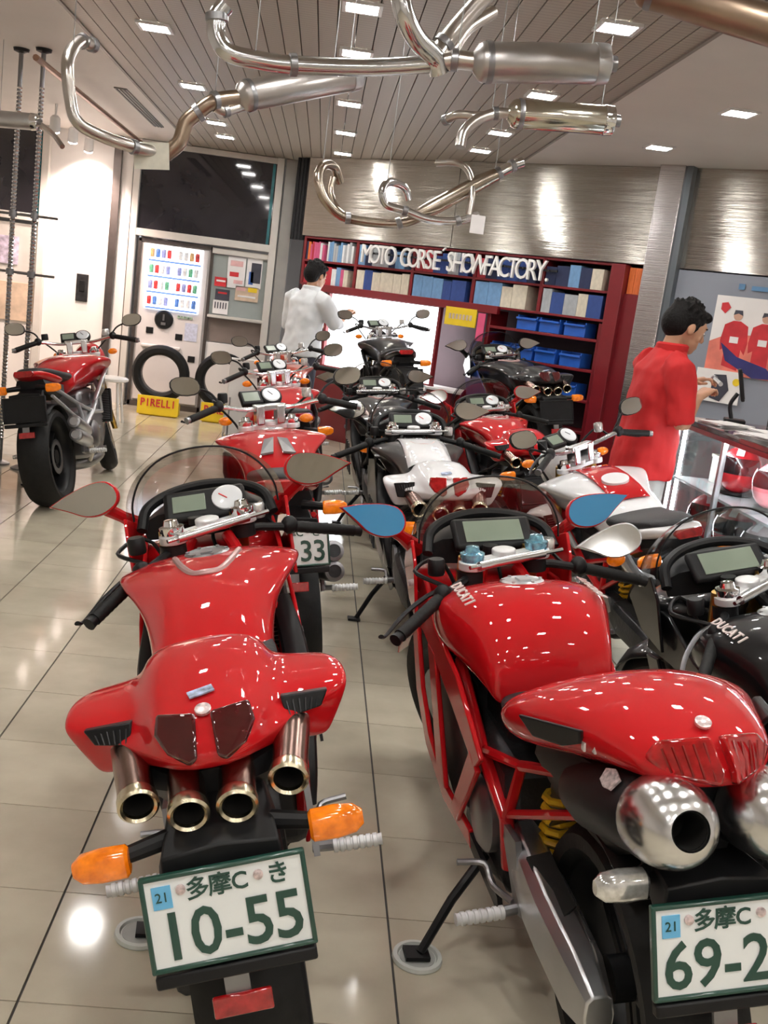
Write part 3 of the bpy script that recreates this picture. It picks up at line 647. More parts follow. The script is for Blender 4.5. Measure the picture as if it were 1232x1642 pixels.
    for i in range(3):
        P('header_pipe', tube(sp([(-.09+.09*i, 1.0, .48), (-.08+.08*i, 1.12, .38), (-.05+.05*i, 1.02, .20), (-.02+.02*i, .70, .15), (0, .45, .18)], 5), .022, 8), STEEL)
    P('belly_pan', mloft([(1.05, [(0, .24), (.10, .24), (.13, .20), (.09, .16), (0, .155)]), (.75, [(0, .24), (.14, .24), (.16, .18), (.11, .125), (0, .12)]), (.45, [(0, .24), (.12, .24), (.14, .19), (.09, .145), (0, .14)])]), cfg.get('belly', BLK) if not naked else dark, sub=1)
    # trellis frame
    for s in (-1, 1):
        tr_ = P('frame_tube', tube([(s*.05, 1.05, .86), (s*.165, .82, .665), (s*.165, .58, .53), (s*.155, .40, .45), (s*.145, .41, .32)], .0175, 10), fr)
        P('frame_tube', join(tube([(s*.05, 1.10, .70), (s*.155, .86, .50), (s*.16, .58, .53)], .014, 8), tube([(s*.165, .82, .665), (s*.155, .86, .50)], .013, 8), tube([(s*.16, .58, .535), (s*.14, .34, .61), (s*.155, .40, .45)], .014, 8), tube([(s*.14, .34, .61), (s*.10, .02, .74)], .013, 8), tube([(s*.155, .42, .45), (s*.10, -.05, .70)], .011, 8)), fr)
    # swingarm, shock, chain
    sw = cfg.get('swing', SATIN if k0 == 'B' else DRK)
    P('swingarm', join(loft([[(x+cx, y, z+cz) for x, z in ring2(10, w, hh, 3)] for cx, y, cz, w, hh in ((-.10, .46, .36, .035, .075), (-.12, .32, .36, .045, .085), (-.125, .14, .355, .05, .075), (-.12, -.02, .33, .045, .075), (-.115, -.10, .315, .03, .045))]), lathe([(.07, -.03), (.075, .0), (.06, .03), (.03, .035)], (-.115, 0, .315), (-1, 0, 0), 20)), sw, bev=.004)
    P('swingarm_window', join(prism([(-.150, .26, .43), (-.10, .25, .445), (-.10, .08, .425), (-.150, .06, .40)], (0, 0, .006))), VOID)
    P('chain', join(tube([(-.095, .50, .42), (-.095, 0, .40)], .008, 6), tube([(-.095, .50, .32), (-.095, 0, .23)], .008, 6)), GRY)
    shk = P('shock_absorber', tube([(-.05, .36, .30), (-.05, .33, .64)], .022, 12), GRY)
    P('spring', tube([(-.05+.042*math.cos(t*.7), .345+.042*math.sin(t*.7)-.0005*t, .34+.0030*t) for t in range(75)], .009, 6), YEL, shk)
    P('hugger', loft([[(x, math.sin(a)*(.335-.9*x*x), .315+math.cos(a)*(.335-.9*x*x)) for x in (-.10, -.06, 0, .06, .10)] for a in [R_(d) for d in range(-30, 61, 12)]], False, False), BLK).modifiers.new('s', 'SOLIDIFY').thickness = .005
    # pegs and stand
    for s in (-1, 1):
        pg = P('foot_peg', lathe([(.010, 0)]+[q for i in range(7) for q in ((.0155, .015*i+.002), (.0155, .015*i+.010), (.0125, .015*i+.012), (.0125, .015*i+.015))]+[(.014, .112)], (s*.195, .27, .30), (s, -.08, 0), 14), mat('satin peg', (.78, .78, .79), .45, .5, var=.05))
        P('peg_bracket', join(prism([(s*.15, .42, .44), (s*.15, .30, .45), (s*.15, .24, .30), (s*.15, .29, .28)], (s*.014, 0, 0)), tube([(s*.15, .28, .30), (s*.21, .27, .30)], .012, 8)), GRY)
        P('pedal', tube(sp([(s*.165, .30, .30), (s*.18, .42, .27), (s*.185, .48, .29), (s*.25, .49, .295)], 4), .008, 8), GRY)
    fx_, fy_ = cfg.get('stand', (-.33, .50)); fz_ = -fx_*math.tan(lean)+.006+cfg.get('lift', 0)
    P('side_stand', join(tube([(-.15, .60, .24), ((-.15+fx_)/2, (.60+fy_)/2, (.24+fz_)/2+.01), (fx_+.01, fy_, fz_+.004)], [.013, .012, .011], 8), xf(box(0, 0, .002, .06, .05, .010), tr(fx_, fy_, fz_) @ rot(lean, 'Y'))), BLK)
    # ---- bodywork
    seat_z = .80
    if naked:
        tk = P('fuel_tank', fn(mloft(TANK_A), lambda p: (p[0]*1.10, p[1], p[2]+.025+.02*max(0, p[1]-.5))), paint, sub=2)
    else:
        tk = P('fuel_tank', mloft(TANK_A if k0 == 'A' else TANK_B), paint, sub=2)
    tz = .905+(.026 if naked else 0)-(.02 if k0 == 'A' else .012)
    P('filler_cap', xf(join(lathe([(.058, -.01), (.058, .004), (.05, .008), (.044, .005), (.01, .006)], n=28), box(0, -.01, .009, .03, .05, .006), *[lathe([(.005, .004), (.005, .010)], (.05*math.cos(i), .05*math.sin(i), 0), n=6) for i in range(6)]), tr(0, .79 if k0 == 'A' else .83, tz-(.004 if k0 == 'A' else .012)) @ rot(R_(-3 if k0 == 'A' else -6), 'X')), SATIN if k0 != 'A' else GRY, tk)
    if k0 == 'A': P('tank_emblem', tube(sp([(-.082, .78, .880), (-.060, .67, .887), (-.032, .60, .886), (0, .585, .889), (.032, .60, .886), (.060, .67, .887), (.082, .78, .880)], 4), .009, 8), mat('satin emblem', (.55, .36, .35), .3, .4, var=.1), tk)
    if k0 == 'B':
        for s in (-1, 1):
            for i, ch in enumerate('DUCATI'):
                a = .85-.029*i if s < 0 else .705+.029*i
                P('letter', xf(text_geo(ch, .040, .0015, bold=.001), tr(s*.172, a, .8735) @ rot(PI/2 if s > 0 else -PI/2, 'Z') @ rot(R_(21), 'X')), DECAL, tk)
    if cfg.get('topband'):
        P('tank_band', strip(TANK_A, .105, .003, 1.0, None, .3, .96), cfg['topband'], tk).modifiers.new('s', 'SOLIDIFY').thickness = .003
    if naked and cfg.get('pads'):
        for s in (-1, 1): P('tank_pad', prism([(s*.008, .52, .912), (s*.050, .50, .907), (s*.074, .36, .868), (s*.02, .36, .875)], (0, -.004, .009)), mat('grey pad', (.22, .22, .23), .3, 0, .5, var=.1), tk)
    if cfg.get('dot'):
        P('tank_disc', xf(lathe([(.062, -.03), (.062, .004)], n=24), tr(0, .52, .922) @ rot(R_(11), 'X')), WHITE, tk)
        tb = P('tank_band', strip(TANK_A, .085, .0, 1.10, lambda y: .030+.02*max(0, y-.5), .3, .96), RED, tk); tb.modifiers.new('s', 'SOLIDIFY').thickness = .003
    P('seat', mloft([(.60, [(0, .69), (.10, .69), (.14, .68), (.14, .65), (0, .63)]), (.45, [(0, .715), (.12, .712), (.155, .70), (.15, .66), (0, .64)]), (.30, [(0, .76), (.13, .755), (.175, .74), (.16, .70), (0, .68)]), (.18, [(0, .82), (.13, .815), (.17, .80), (.15, .75), (0, .73)])] if k0 == 'B' else [(.46, [(0, .815), (.09, .81), (.13, .79), (.13, .75), (0, .73)]), (.30, [(0, .800), (.11, .795), (.15, .775), (.14, .74), (0, .72)]), (.12, [(0, .815), (.11, .81), (.14, .79), (.12, .75), (0, .73)])] if not naked else
      [(.46, [(0, .83), (.09, .825), (.13, .80), (.13, .75), (0, .73)]), (.25, [(0, .825), (.12, .82), (.155, .80), (.14, .76), (0, .74)]), (.02, [(0, .875), (.10, .87), (.125, .85), (.11, .81), (0, .79)]), (-.14, [(0, .89), (.07, .885), (.085, .87), (.07, .84), (0, .83)])]), SEAT, sub=2)
    if k0 == 'A':
        tl = P('tail_cowl', mloft(TAIL_A), cfg.get('tailpaint', paint), sub=2)
        for s in (-1, 1):
            P('tail_light', xf(prism([(s*.012, -.188, .866), (s*.078, -.166, .866), (s*.084, -.188, .838), (s*.066, -.208, .808), (s*.030, -.236, .796), (s*.016, -.240, .808)], (0, -.018, .010)), Matrix.Identity(4)), cfg.get('lens', DREDL), tl, bev=.006)
            bg = cfg.get('bigvent', 0)
            P('tail_vent', prism([(s*.130, -.082, .832), (s*.216, -.068, .824), (s*.200, -.074, .796-bg), (s*.136, -.100, .796-bg)], (0, -.026, .006)), BLK, tl, bev=.003)
            P('vent_mesh', join(*[bar((s*(.140+.0115*i), -.110+.0028*i, .828-.001*i), (s*(.143+.0095*i), -.126+.0035*i, .806), .002, .002) for i in range(6)]), DRK, tl)
        P('tail_badge', xf(lathe([(.014, 0), (.014, .005), (.010, .006)], n=16), tr(0, -.178, .866) @ rot(R_(20), 'X')), BADGE, tl)
        P('tail_decal', xf(box(0, 0, 0, .045, .018, .003), tr(-.003, -.128, .880) @ rot(R_(14), 'X') @ rot(.3, 'Z')), mat('flag decal', (.35, .42, .60), .4, var=.7, vscale=60), tl)
        P('undertail', mloft([(.15, [(0, .74), (.15, .74), (.16, .70), (.10, .66), (0, .66)]), (-.15, [(0, .77), (.11, .765), (.12, .73), (.08, .69), (0, .69)]), (-.20, [(0, .77), (.06, .765), (.07, .74), (.05, .71), (0, .71)])]), BLK)
        for x, y, z in ((-.124, -.24, .748), (-.043, -.275, .735), (.036, -.275, .735), (.124, -.24, .748)):
            d = Vector((x*1.2, 1, .22)).normalized(); o = Vector((x, y, z))
            pp = P('exhaust_pipe', lathe([(.0325, 0), (.031, .03), (.0315, .10), (.030, .26)], o+d*.012, d, 24, cap=False), PIPEM)
            P('pipe_rim', lathe([(.025, .004), (.0255, -.004), (.030, -.008), (.0345, -.004), (.0345, .012), (.032, .02)], o, d, 28, cap=False), TITAN, pp)
            P('bore', join(lathe([(.026, .001), (.0255, .10), (.001, .10)], o, d, 24, cap=False)), VOID, pp)
    elif k0 == 'B':
        tl = P('tail_cowl', mloft(TAIL_B), cfg.get('tailpaint', paint), sub=2)
        for s in (-1, 1):
            P('tail_light', prism([(s*.010, -.232, .934), (s*.085, -.205, .920), (s*.108, -.205, .893), (s*.085, -.232, .870), (s*.012, -.285, .872), (s*.010, -.285, .895)], (0, -.026, .013)), REDL, tl, bev=.006)
            P('light_rib', join(*[bar((s*(.025+.016*i), -.262+.004*i, .938-.003*i), (s*(.022+.014*i), -.305+.010*i, .892), .003, .003) for i in range(5)]), mat('lens rib', (.22, .008, .008), .2, 0, .6, var=.2), tl)
            P('side_vent', prism([(s*.232, .05, .868), (s*.170, -.115, .905), (s*.158, -.085, .866), (s*.176, -.04, .842), (s*.205, .04, .826)], (s*.012, -.010, .004)), BLK, tl, bev=.004)
            P('side_decal', join(*[box(s*(.165-.012*i), -.10-.02*i, .868+.0035*i, .004, .012, .016) for i in range(4)]), DECAL, tl)
        P('tail_badge', xf(lathe([(.014, 0), (.014, .005), (.010, .007)], n=16), tr(0, -.205, .944) @ rot(R_(22), 'X')), BADGE, tl)
        P('undertail', mloft([(.22, [(0, .75), (.14, .75), (.15, .70), (.10, .60), (0, .60)]), (-.05, [(0, .80), (.12, .80), (.12, .72), (.09, .62), (0, .62)]), (-.22, [(0, .85), (.06, .85), (.07, .80), (.05, .72), (0, .72)])]), BLK)
        for s in (-1, 1):
            o = Vector((s*.084, -.355, .840)); d = Vector((s*.02, 1, -.34)).normalized()
            pp = P('silencer', lathe([(.070, .13), (.074, .16), (.074, .36), (.06, .44)], o, d, 28, sy=.95), BLK)
            P('end_cone', lathe([(.029, .010), (.032, .002), (.042, .006), (.059, .024), (.069, .046), (.074, .075), (.074, .115), (.068, .135)], o, d, 32, cap=False), ALU, pp)
            P('bore', lathe([(.0295, .003), (.029, .09), (.001, .09)], o, d, 24, cap=False), VOID, pp)
            P('silencer_badge', xf(prism([(-.012, -.02, 0), (.012, -.02, 0), (.018, .01, 0), (.006, .032, 0), (-.014, .022, 0), (-.018, 0, 0)], (0, 0, .004)), tr(*(o+d*.19+Vector((-.054, 0, .060)))) @ rot(R_(-43), 'Y')), BADGE, pp)
    else:
        tl = P('tail_cowl', mloft([(.16, [(0, .79), (.13, .79), (.165, .78), (.15, .74), (0, .73)]), (.0, [(0, .83), (.115, .835), (.135, .82), (.12, .78), (0, .76)]), (-.14, [(0, .865), (.085, .872), (.10, .855), (.085, .82), (0, .80)]), (-.235, [(0, .865), (.045, .865), (.055, .855), (.045, .84), (0, .835)])]), cfg.get('tailpaint', paint), sub=2)
        P('tail_light', join(prism([(-.052, -.215, .868), (.052, -.215, .868), (.062, -.205, .850), (.045, -.225, .832), (-.045, -.225, .832), (-.062, -.205, .850)], (0, -.02, .004))), REDL, tl, bev=.005)
        P('undertail', mloft([(.15, [(0, .75), (.12, .75), (.12, .70), (.08, .66), (0, .66)]), (-.12, [(0, .81), (.08, .81), (.09, .78), (.06, .74), (0, .74)])]), BLK)
        for z1, z0 in ((.525, .40), (.44, .34)):
            o = Vector((.185, .04, z1)); d = (Vector((.165, .42, z0))-o).normalized()
            pp = P('silencer', lathe([(.040, .0), (.044, .03), (.044, .30), (.03, .36)], o, d, 24), cfg.get('can', STEEL))
            P('pipe_rim', lathe([(.026, .006), (.027, -.006), (.040, -.003), (.043, .02)], o, d, 24, cap=False), GRY, pp)
            P('bore', lathe([(.027, -.004), (.026, .08), (.001, .08)], o, d, 20, cap=False), VOID, pp)
        P('link_pipe', tube(sp([(.16, .40, .36), (.14, .50, .26), (.06, .60, .17), (0, .55, .17)], 5), .024, 10), STEEL)
    # ---- number plate
    py, pz = {'A': (-.350, .598), 'B': (-.335, .622), 'N': (-.295, .645)}[k0]
    hold = P('plate_holder', mloft([(-.12, [(0, .76 if k0 != 'B' else .74), (.07, .75), (.075, .72), (.05, .68), (0, .68)]), (-.22, [(0, .72), (.085, .71), (.095, .68), (.07, .60), (0, .60)]), (py+.03, [(0, pz+.10), (.095, pz+.09), (.10, pz+.02), (.075, pz-.10), (0, pz-.12)])]), BLK, bev=.004)
    til = R_(11)
    PM = tr(0, py, pz) @ rot(-til, 'X') @ rot(PI/2, 'X')       # plate local: x right, y up, z to the back
    npl = P('number_plate', xf(box(0, 0, .004, .248, .141, .004), PM), PLW if cfg.get('plate') else BLK)
    P('plate_frame', xf(join(box(0, .0735, .004, .262, .008, .014), box(0, -.0735, .004, .262, .008, .014), box(.127, 0, .004, .008, .15, .014), box(-.127, 0, .004, .008, .15, .014), box(0, 0, -.004, .256, .15, .006)), PM), PLG if cfg.get('plate') else BLK, npl, bev=.003)
    if cfg.get('plate'):
        big = cfg['plate']
        P('plate_sticker', xf(box(-.098, .042, .007, .03, .036, .002), PM), STK, npl, flat=True)
        P('sticker_mark', xf(text_geo('21', .022, .0005), PM @ tr(-.098, .042, .009)), PLG, npl, flat=True)
        for ch, x in (('多', -.042), ('摩', -.007), ('C', .024), ('き', .085)): P('plate_letter', xf(text_geo(ch, .038, .0006, bold=.0006), PM @ tr(x, .045, .0075)), PLG, npl, flat=True)
        for x in (-.068, .054): P('plate_bolt', xf(lathe([(.008, 0), (.008, .004), (.004, .005)], n=12), PM @ tr(x, .05, .006)), BADGE, npl)
        for ch, x in big: P('plate_digit', xf(text_geo(ch, .108, .0008, bold=.0012), PM @ tr(x, -.026, .0075) @ Matrix.Diagonal((.95, 1, 1, 1))), PLG, npl, flat=True)
    P('plate_lip', xf(box(0, -.092, .0, .255, .022, .022), PM), BLK, npl, bev=.004)
    P('reflector', xf(join(box(0, -.152, .0, .095, .035, .010)), PM), REDL, hold, bev=.003); P('reflector_arm', xf(box(-.005, -.12, -.008, .04, .06, .008), PM), GRY, hold)
    # ---- turn signals
    sgp = {'A': (.190, -.292, .683), 'B': (.150, -.25, .690), 'N': (.165, -.214, .762)}[k0]
    for s in (-1, 1):
        x, y, z = sgp
        sg = P('turn_signal', xf(loft([[(xx, a*1.0, b*1.0) for a, b in ring2(14, w, hh, 3)] for xx, w, hh in ((-.045, .016, .020), (-.04, .021, .0255), (.0, .022, .0265), (.03, .019, .0225), (.044, .010, .012))]), tr(s*x, y, z) @ (rot(0, 'Z') if s > 0 else rot(PI, 'Z'))), cfg.get('signal', AMB))
        P('signal_stalk', tube([(s*(x-.03), y+.012, z), (s*.05, y+.05, z+.005)], [.014, .018], 10), BLK, sg)
    # ---- front end
    if not naked:
        P('nose_cowl', mloft(NOSE), paint, sub=2)
        P('cockpit_lip', tube(sp([(-.19, 1.14, .885), (-.17, 1.19, .935), (-.10, 1.235, .962), (0, 1.25, .972), (.10, 1.235, .962), (.17, 1.19, .935), (.19, 1.14, .885)], 5), .016, 10), BLK)
        P('cockpit_floor', mloft([(1.27, [(0, .95), (.10, .94), (.16, .905), (.15, .86), (0, .86)]), (1.16, [(0, .925), (.14, .92), (.19, .90), (.18, .85), (0, .84)])]), BLK)
        sc = P('windscreen', loft([[(-x, y, z) for x, z in reversed(hp) if x > 0]+[(x, y, z) for x, z in hp] for y, hp in SCREEN], False, False), cfg.get('screen', SHEL), sub=2)
        P('screen_edge', tube(sp([(-.21, 1.165, .91), (-.205, 1.165, .965), (-.17, 1.165, 1.032), (-.10, 1.165, 1.083), (0, 1.165, 1.10), (.10, 1.165, 1.083), (.17, 1.165, 1.032), (.205, 1.165, .965), (.21, 1.165, .91)], 4), .003, 6), BLK, sc)
        PMg = tr(0, 1.135, .935) @ rot(R_(38), 'X')
        cl = P('instrument_cluster', xf(join(box(0, 0, 0, .235, .11, .03)), PMg), BLK, bev=.012)
        if k0 == 'A':
            P('lcd', xf(box(-.045, 0, .017, .095, .06, .004), PMg), LCD, cl, bev=.004)
            P('dial', xf(lathe([(.044, 0), (.044, .006), (.040, .008)], n=28), PMg @ tr(.065, .002, .015)), DIAL, cl); P('needle', xf(box(.01, .006, 0, .03, .003, .002), PMg @ tr(.065, .002, .025) @ rot(2.4, 'Z')), PRED, cl)
        else:
            P('lcd', xf(box(0, 0, .017, .17, .075, .004), PMg), LCD, cl, bev=.004)
        for s in (-1, 1):
            mz = cfg.get('mz', 0); MM = tr(s*.335, 1.19, .985+mz) @ rot(s*R_(cfg.get('mroll', 8)), 'Y') @ rot(R_(-18), 'X') @ Matrix.Diagonal((s, 1, 1, 1))
            ou = [(q.x, q.y) for q in sp([Vector(p+(0,)) for p in ((.100, .014), (.045, .032), (-.02, .043), (-.066, .036), (-.088, .004), (-.078, -.030), (-.035, -.048), (.012, -.042), (.055, -.014), (.100, .014))], 4)][:-1]
            def mr(k, yy): return [(x*k, yy, z*k) for x, z in ou]
            hs = P('mirror', xf(loft([mr(1.05, -.004), mr(1.08, .008), mr(.95, .03), mr(.55, .055)] if s > 0 else [list(reversed(r)) for r in (mr(1.05, -.004), mr(1.08, .008), mr(.95, .03), mr(.55, .055))]), MM), cfg.get('mpaint', paint), bev=.003)
            P('mirror_glass', xf(prism(mr(.99, -.0045), (0, -.004, 0)), MM), cfg.get('mglass', MIRG), hs, flat=True)
            P('mirror_stem', tube(sp([(s*.31, 1.215, .965+mz), (s*.25, 1.24, .915), (s*.195, 1.27, .865)], 4), [.022, .018, .028], 10), cfg.get('mpaint', paint), hs)
            P('fairing_shoulder', prism([(s*.236, 1.11, .865), (s*.238, 1.15, .925), (s*.228, 1.27, .885), (s*.212, 1.40, .79), (s*.215, 1.30, .70), (s*.235, 1.10, .70)], (-s*.010, 0, 0)), paint, bev=.003)
            if cfg.get('msig'): P('mirror_signal', ell((s*.32, 1.20, .925+mz), .03, .016, .022), AMB, hs)
            # side fairing
            if k0 == 'A':
                def fx(y, z): return s*(.215-.35*(z-.60)**2-.10*max(0, .6-y))
                P('side_fairing', prism([(fx(y, z), y, z) for y, z in ((1.20, .86), (1.36, .74), (1.30, .52), (1.05, .24), (.62, .15), (.44, .22), (.60, .42), (.66, .58), (.86, .70), (1.02, .78))], (-s*.012, 0, 0)), cfg.get('side', acc), bev=.004)
                for v in range(3): P('fairing_slot', prism([(s*.216, .72+.1*v, .34), (s*.216, .77+.1*v, .34), (s*.216, .86+.1*v, .55), (s*.216, .81+.1*v, .55)], (s*.008, 0, 0)), BLK)
                P('frame_cover', tube(sp([(s*.17, .88, .70), (s*.185, .66, .60), (s*.165, .48, .42), (s*.15, .44, .32)], 4), [.03, .034, .03, .026], 10, sq=.6), cfg.get('cover', BLK))
            else:
                q = s*-1
                sf = P('side_fairing', join(*[prism([(s*x, y, z) for x, y, z in pts], (-s*.014, 0, 0)) for pts in (
                    [(.205, 1.30, .62), (.215, 1.19, .45), (.215, 1.05, .335), (.20, .88, .25), (.185, .62, .245), (.19, .62, .30), (.205, .86, .31), (.215, 1.0, .39), (.215, 1.11, .49), (.21, 1.20, .64)],
                    [(.20, 1.30, .64), (.21, 1.10, .66), (.215, .90, .64), (.215, .72, .60), (.205, .52, .52), (.20, .48, .56), (.21, .70, .69), (.215, .92, .735), (.20, 1.12, .80), (.19, 1.28, .80)],
                    [(.215, 1.02, .66), (.215, .93, .66), (.213, .80, .32), (.213, .90, .32)],
                    [(.207, .56, .55), (.204, .50, .52), (.205, .70, .28), (.205, .76, .30)])]), cfg.get('side', paint), bev=.004)
                P('lower_fairing', prism([(s*.185, .66, .25), (s*.19, .66, .30), (s*.175, .40, .25), (s*.17, .40, .20)], (-s*.012, 0, 0)), BLK)
                P('fairing_liner', prism([(s*.17, 1.26, .64), (s*.18, 1.05, .36), (s*.18, .80, .28), (s*.17, .70, .32), (s*.17, .56, .50), (s*.18, .80, .64), (s*.17, 1.1, .72)], (-s*.006, 0, 0)), BLK)
    else:
        hl = P('headlight', lathe([(.03, .15), (.09, .11), (.115, .04), (.115, 0), (.10, -.008)], (0, 1.33, .84), (0, -1, .12), 24, sy=1.15), cfg.get('tailpaint', paint))
        P('lens', lathe([(.11, 0), (.08, .02), (.01, .03)], (0, 1.33, .84), (0, 1, -.12), 24, sy=1.15), CLRL, hl)
        PMg = tr(*S((0, 1.12, 1.02))) @ rot(st, 'Z') @ rot(R_(42), 'X')
        cl = P('instrument_cluster', xf(join(box(-.05, 0, 0, .11, .085, .03), lathe([(.052, -.018), (.056, .0), (.054, .018)], (.05, .004, 0), n=24)), PMg), BLK, bev=.008)
        P('lcd', xf(box(-.052, 0, .016, .08, .055, .004), PMg), LCD, cl, bev=.003)
        P('dial', xf(lathe([(.044, .018), (.040, .022)], (.05, .004, 0), n=24), PMg), DIAL, cl); P('needle', xf(box(.008, 0, 0, .03, .003, .002), PMg @ tr(.05, .004, .024) @ rot(2.2, 'Z')), PDRK, cl)
        for s in (-1, 1):
            b = S((s*.40, .985, 1.115)); a = S((s*.24, .98, 1.015))
            MM = tr(*b) @ rot(st*.4, 'Z') @ rot(R_(-14), 'X')
            ou = [(x+.008*s*z/.04, z) for x, z in ring2(16, .066, .043, 2.4)]
            hs = P('mirror', xf(loft([[(x*k, y, z*k) for x, z in ou] for k, y in ((1.04, -.002), (1.06, .008), (.8, .028), (.3, .036))]), MM), BLK)
            P('mirror_glass', xf(prism([(x*.97, -.003, z*.97) for x, z in ou], (0, -.004, 0)), MM), cfg.get('mglass', MIRG), hs, flat=True)
            P('mirror_stem', tube(sp([a, a+Vector((s*.05, .03, .06)), b+Vector((-s*.02, .03, -.01))], 5), .006, 8), BLK, hs)
            P('tank_scoop', prism([(s*.17, 1.02, .74), (s*.23, .92, .80), (s*.235, .74, .74), (s*.20, .60, .60), (s*.17, .80, .60), (s*.17, .98, .64)], (-s*.03, 0, 0)), cfg.get('scoop', DRK), bev=.01)
            P('front_signal', ell((s*.20, 1.22, .90), .035, .022, .022), AMB)
    return root

D1 = (('1', -.088), ('0', -.038), ('-', .004), ('5', .045), ('5', .093))
D2 = (('6', -.088), ('9', -.038), ('-', .004), ('2', .045))
D3 = (('3', .045), ('3', .093))
moto(dict(type='A', pose=(.072, 1.844, .100, .249), steer=.58, stand=(-.263, .42), lift=.009, paint=RED, plate=D1, side=RED, cover=BLK, label='glossy red sport motorcycle with four exhaust pipes and plate 10-55', mroll=9))
moto(dict(type='B', pose=(.807, 1.783, .104, .138), steer=.42, stand=(-.352, .48), lift=.009, paint=RED, plate=D2, signal=CLRL, mglass=MIRB, cap=mat('blue fork cap', (.25, .55, .80), .15, .7, .5, var=.5, vscale=60), label='red sport motorcycle with blue mirrors, twin silencers and plate 69-2', mroll=-12))
moto(dict(type='B', var='k', pose=(1.615, 1.83, .091, .243), mz=.055, steer=.58, paint=BLACKP, tailpaint=BLACKP, frame=BLK, mpaint=SILVERP, mglass=mat('bright mirror', (.80, .81, .82), .06, 1, var=.02), msig=1, lever=GRY, screen=glass('clear screen', (.85, .86, .87), .6), label='black sport motorcycle with silver mirrors cut off by the right edge'))
moto(dict(type='N', pose=(.056, 3.96, .112, .15), steer=.26, paint=RED, plate=D3, pads=1, scoop=BLK, label='red naked motorcycle with grey tank pads, behind the plate 10-55 bike', can=DRK))
moto(dict(type='A', var='w', pose=(.675, 4.363, .039, .10), steer=.10, paint=BLACKP, tailpaint=WHITE, topband=WHITE, side=BLACKP, accent=BLACKP, mpaint=BLACKP, bigvent=.03, lens=REDL, screen=glass('clear screen', (.85, .86, .87), .6), frame=BLK, label='black sport motorcycle with white tail, white tank band and red lights'))
moto(dict(type='N', var='w', pose=(1.70, 4.06, .103, .27), steer=.52, paint=WHITE, tailpaint=WHITE, dot=1, frame=RED, scoop=SILVERP, label='white naked motorcycle with red tank band and white disc'))
moto(dict(type='N', var='s', pose=(-1.547, 6.564, -.036, .205), steer=.26, paint=RED, tailpaint=RED, frame=SILVERP, scoop=SILVERP, swing=SATIN, engine=GRY, can=SATIN, label='red and silver naked motorcycle parked alone by the chrome poles'))
moto(dict(type='N', var='s', pose=(-2.50, 6.45, -.02, .205), steer=.26, paint=BLACKP, frame=BLK, label='black naked motorcycle mostly outside the left edge'))
moto(dict(type='N', pose=(.03, 6.05, .12, .16), steer=.30, paint=RED, scoop=BLK, label='second red naked motorcycle of the left row, no tank pads'))
moto(dict(type='N', pose=(-.05, 8.10, .10, .16), steer=.40, paint=mat('orange red paint', (.55, .06, .02), .3, 0, 1, var=.05), label='orange-red naked motorcycle at the far end of the left row'))
moto(dict(type='A', var='k', pose=(.62, 6.50, .05, .12), steer=.10, paint=BLACKP, mpaint=BLACKP, side=BLACKP, frame=BLK, label='all-black sport motorcycle directly ahead of the white-tailed one'))
moto(dict(type='A', var='r', pose=(1.44, 6.15, .08, .16), steer=.40, paint=RED, mpaint=RED, frame=BLK, label='red sport motorcycle in the right row, ahead of the white naked one'))
moto(dict(type='A', var='k', pose=(1.86, 8.05, .16, .14), z=.30, steer=.40, paint=BLACKP, side=NAVY, accent=NAVY, mpaint=BLACKP, frame=BLK, label='black and blue sport motorcycle raised on a platform by the parts rack'))
moto(dict(type='N', pose=(.80, 8.75, .10, .12), z=.30, steer=.30, paint=BLACKP, frame=BLK, label='black naked motorcycle raised on a platform before the lit window'))

PLATM = mat('platform grey', (.12, .12, .13), .4, var=.1)
for (x, y, a, lab) in ((1.74, 8.58, .16, 'low dark platform under the black and blue motorcycle'), (.70, 9.35, .10, 'low dark platform under the black naked motorcycle')):
    q = thing('display_platform', lab, 'platform', (x, y, 0), a)
    part('deck', box(0, 0, .285, .56, 1.6, .03), PLATM, q, bev=.004); part('skirt', box(0, 0, .135, .50, 1.54, .27), BLK, q, bev=.004)

# ================================================================ HANGING EXHAUSTS
def at(x, y, Y):
    d = W2C.transposed() @ Vector(((x-CX)/FPX, -(y-CY)/FPX, -1)); return Vector((0, 0, CAMH))+d*(Y/d.y)
def pl(pts): return [at(*p) for p in pts]
WIRE = mat('hanging wire', (.35, .35, .35), .4, .8, var=.1)
def wire(root, p):
    part('hanging_wire', tube([p, Vector((p.x, p.y, CEIL))], .0018, 6), WIRE, root)
def can(root, a, b, r, m, endm=None):
    a, b = Vector(a), Vector(b); d = (b-a).normalized(); L = (b-a).length
    s = part('silencer', lathe([(r*.45, -.02), (r*.9, 0), (r, .012), (r, L-.05), (r*.97, L-.045)], a, d, 28), m, root)
    part('band', lathe([(r*1.04, .02), (r*1.06, .024), (r*1.06, .036), (r*1.04, .04)], a, d, 28, cap=False), GRY, s)
    part('end_cap', lathe([(r*1.03, L-.05), (r*1.05, L-.045), (r*1.0, L-.01), (r*.6, L), (r*.5, L)], a, d, 28), endm or SATIN, s)
    part('outlet', lathe([(r*.42, L-.002), (r*.42, L+.02), (r*.36, L+.02), (r*.36, L+.001)], a, d, 20), GRY, s)
    return s
def pipe(root, pts, r, m=STEEL, k=5, rings=()):
    p = part('pipe', tube(sp(pts, k), r, 14), m, root)
    for i in rings:
        a, b = Vector(pts[i]), Vector(pts[min(i+1, len(pts)-1)]) if i+1 < len(pts) else Vector(pts[i])*2-Vector(pts[i-1])
        rr = r if isinstance(r, float) else r[0]
        part('clamp_ring', lathe([(rr*1.0, -.012), (rr*1.25, -.010), (rr*1.25, .010), (rr*1.0, .012)], a, (b-a).normalized(), 16), GRY, p)
    return p
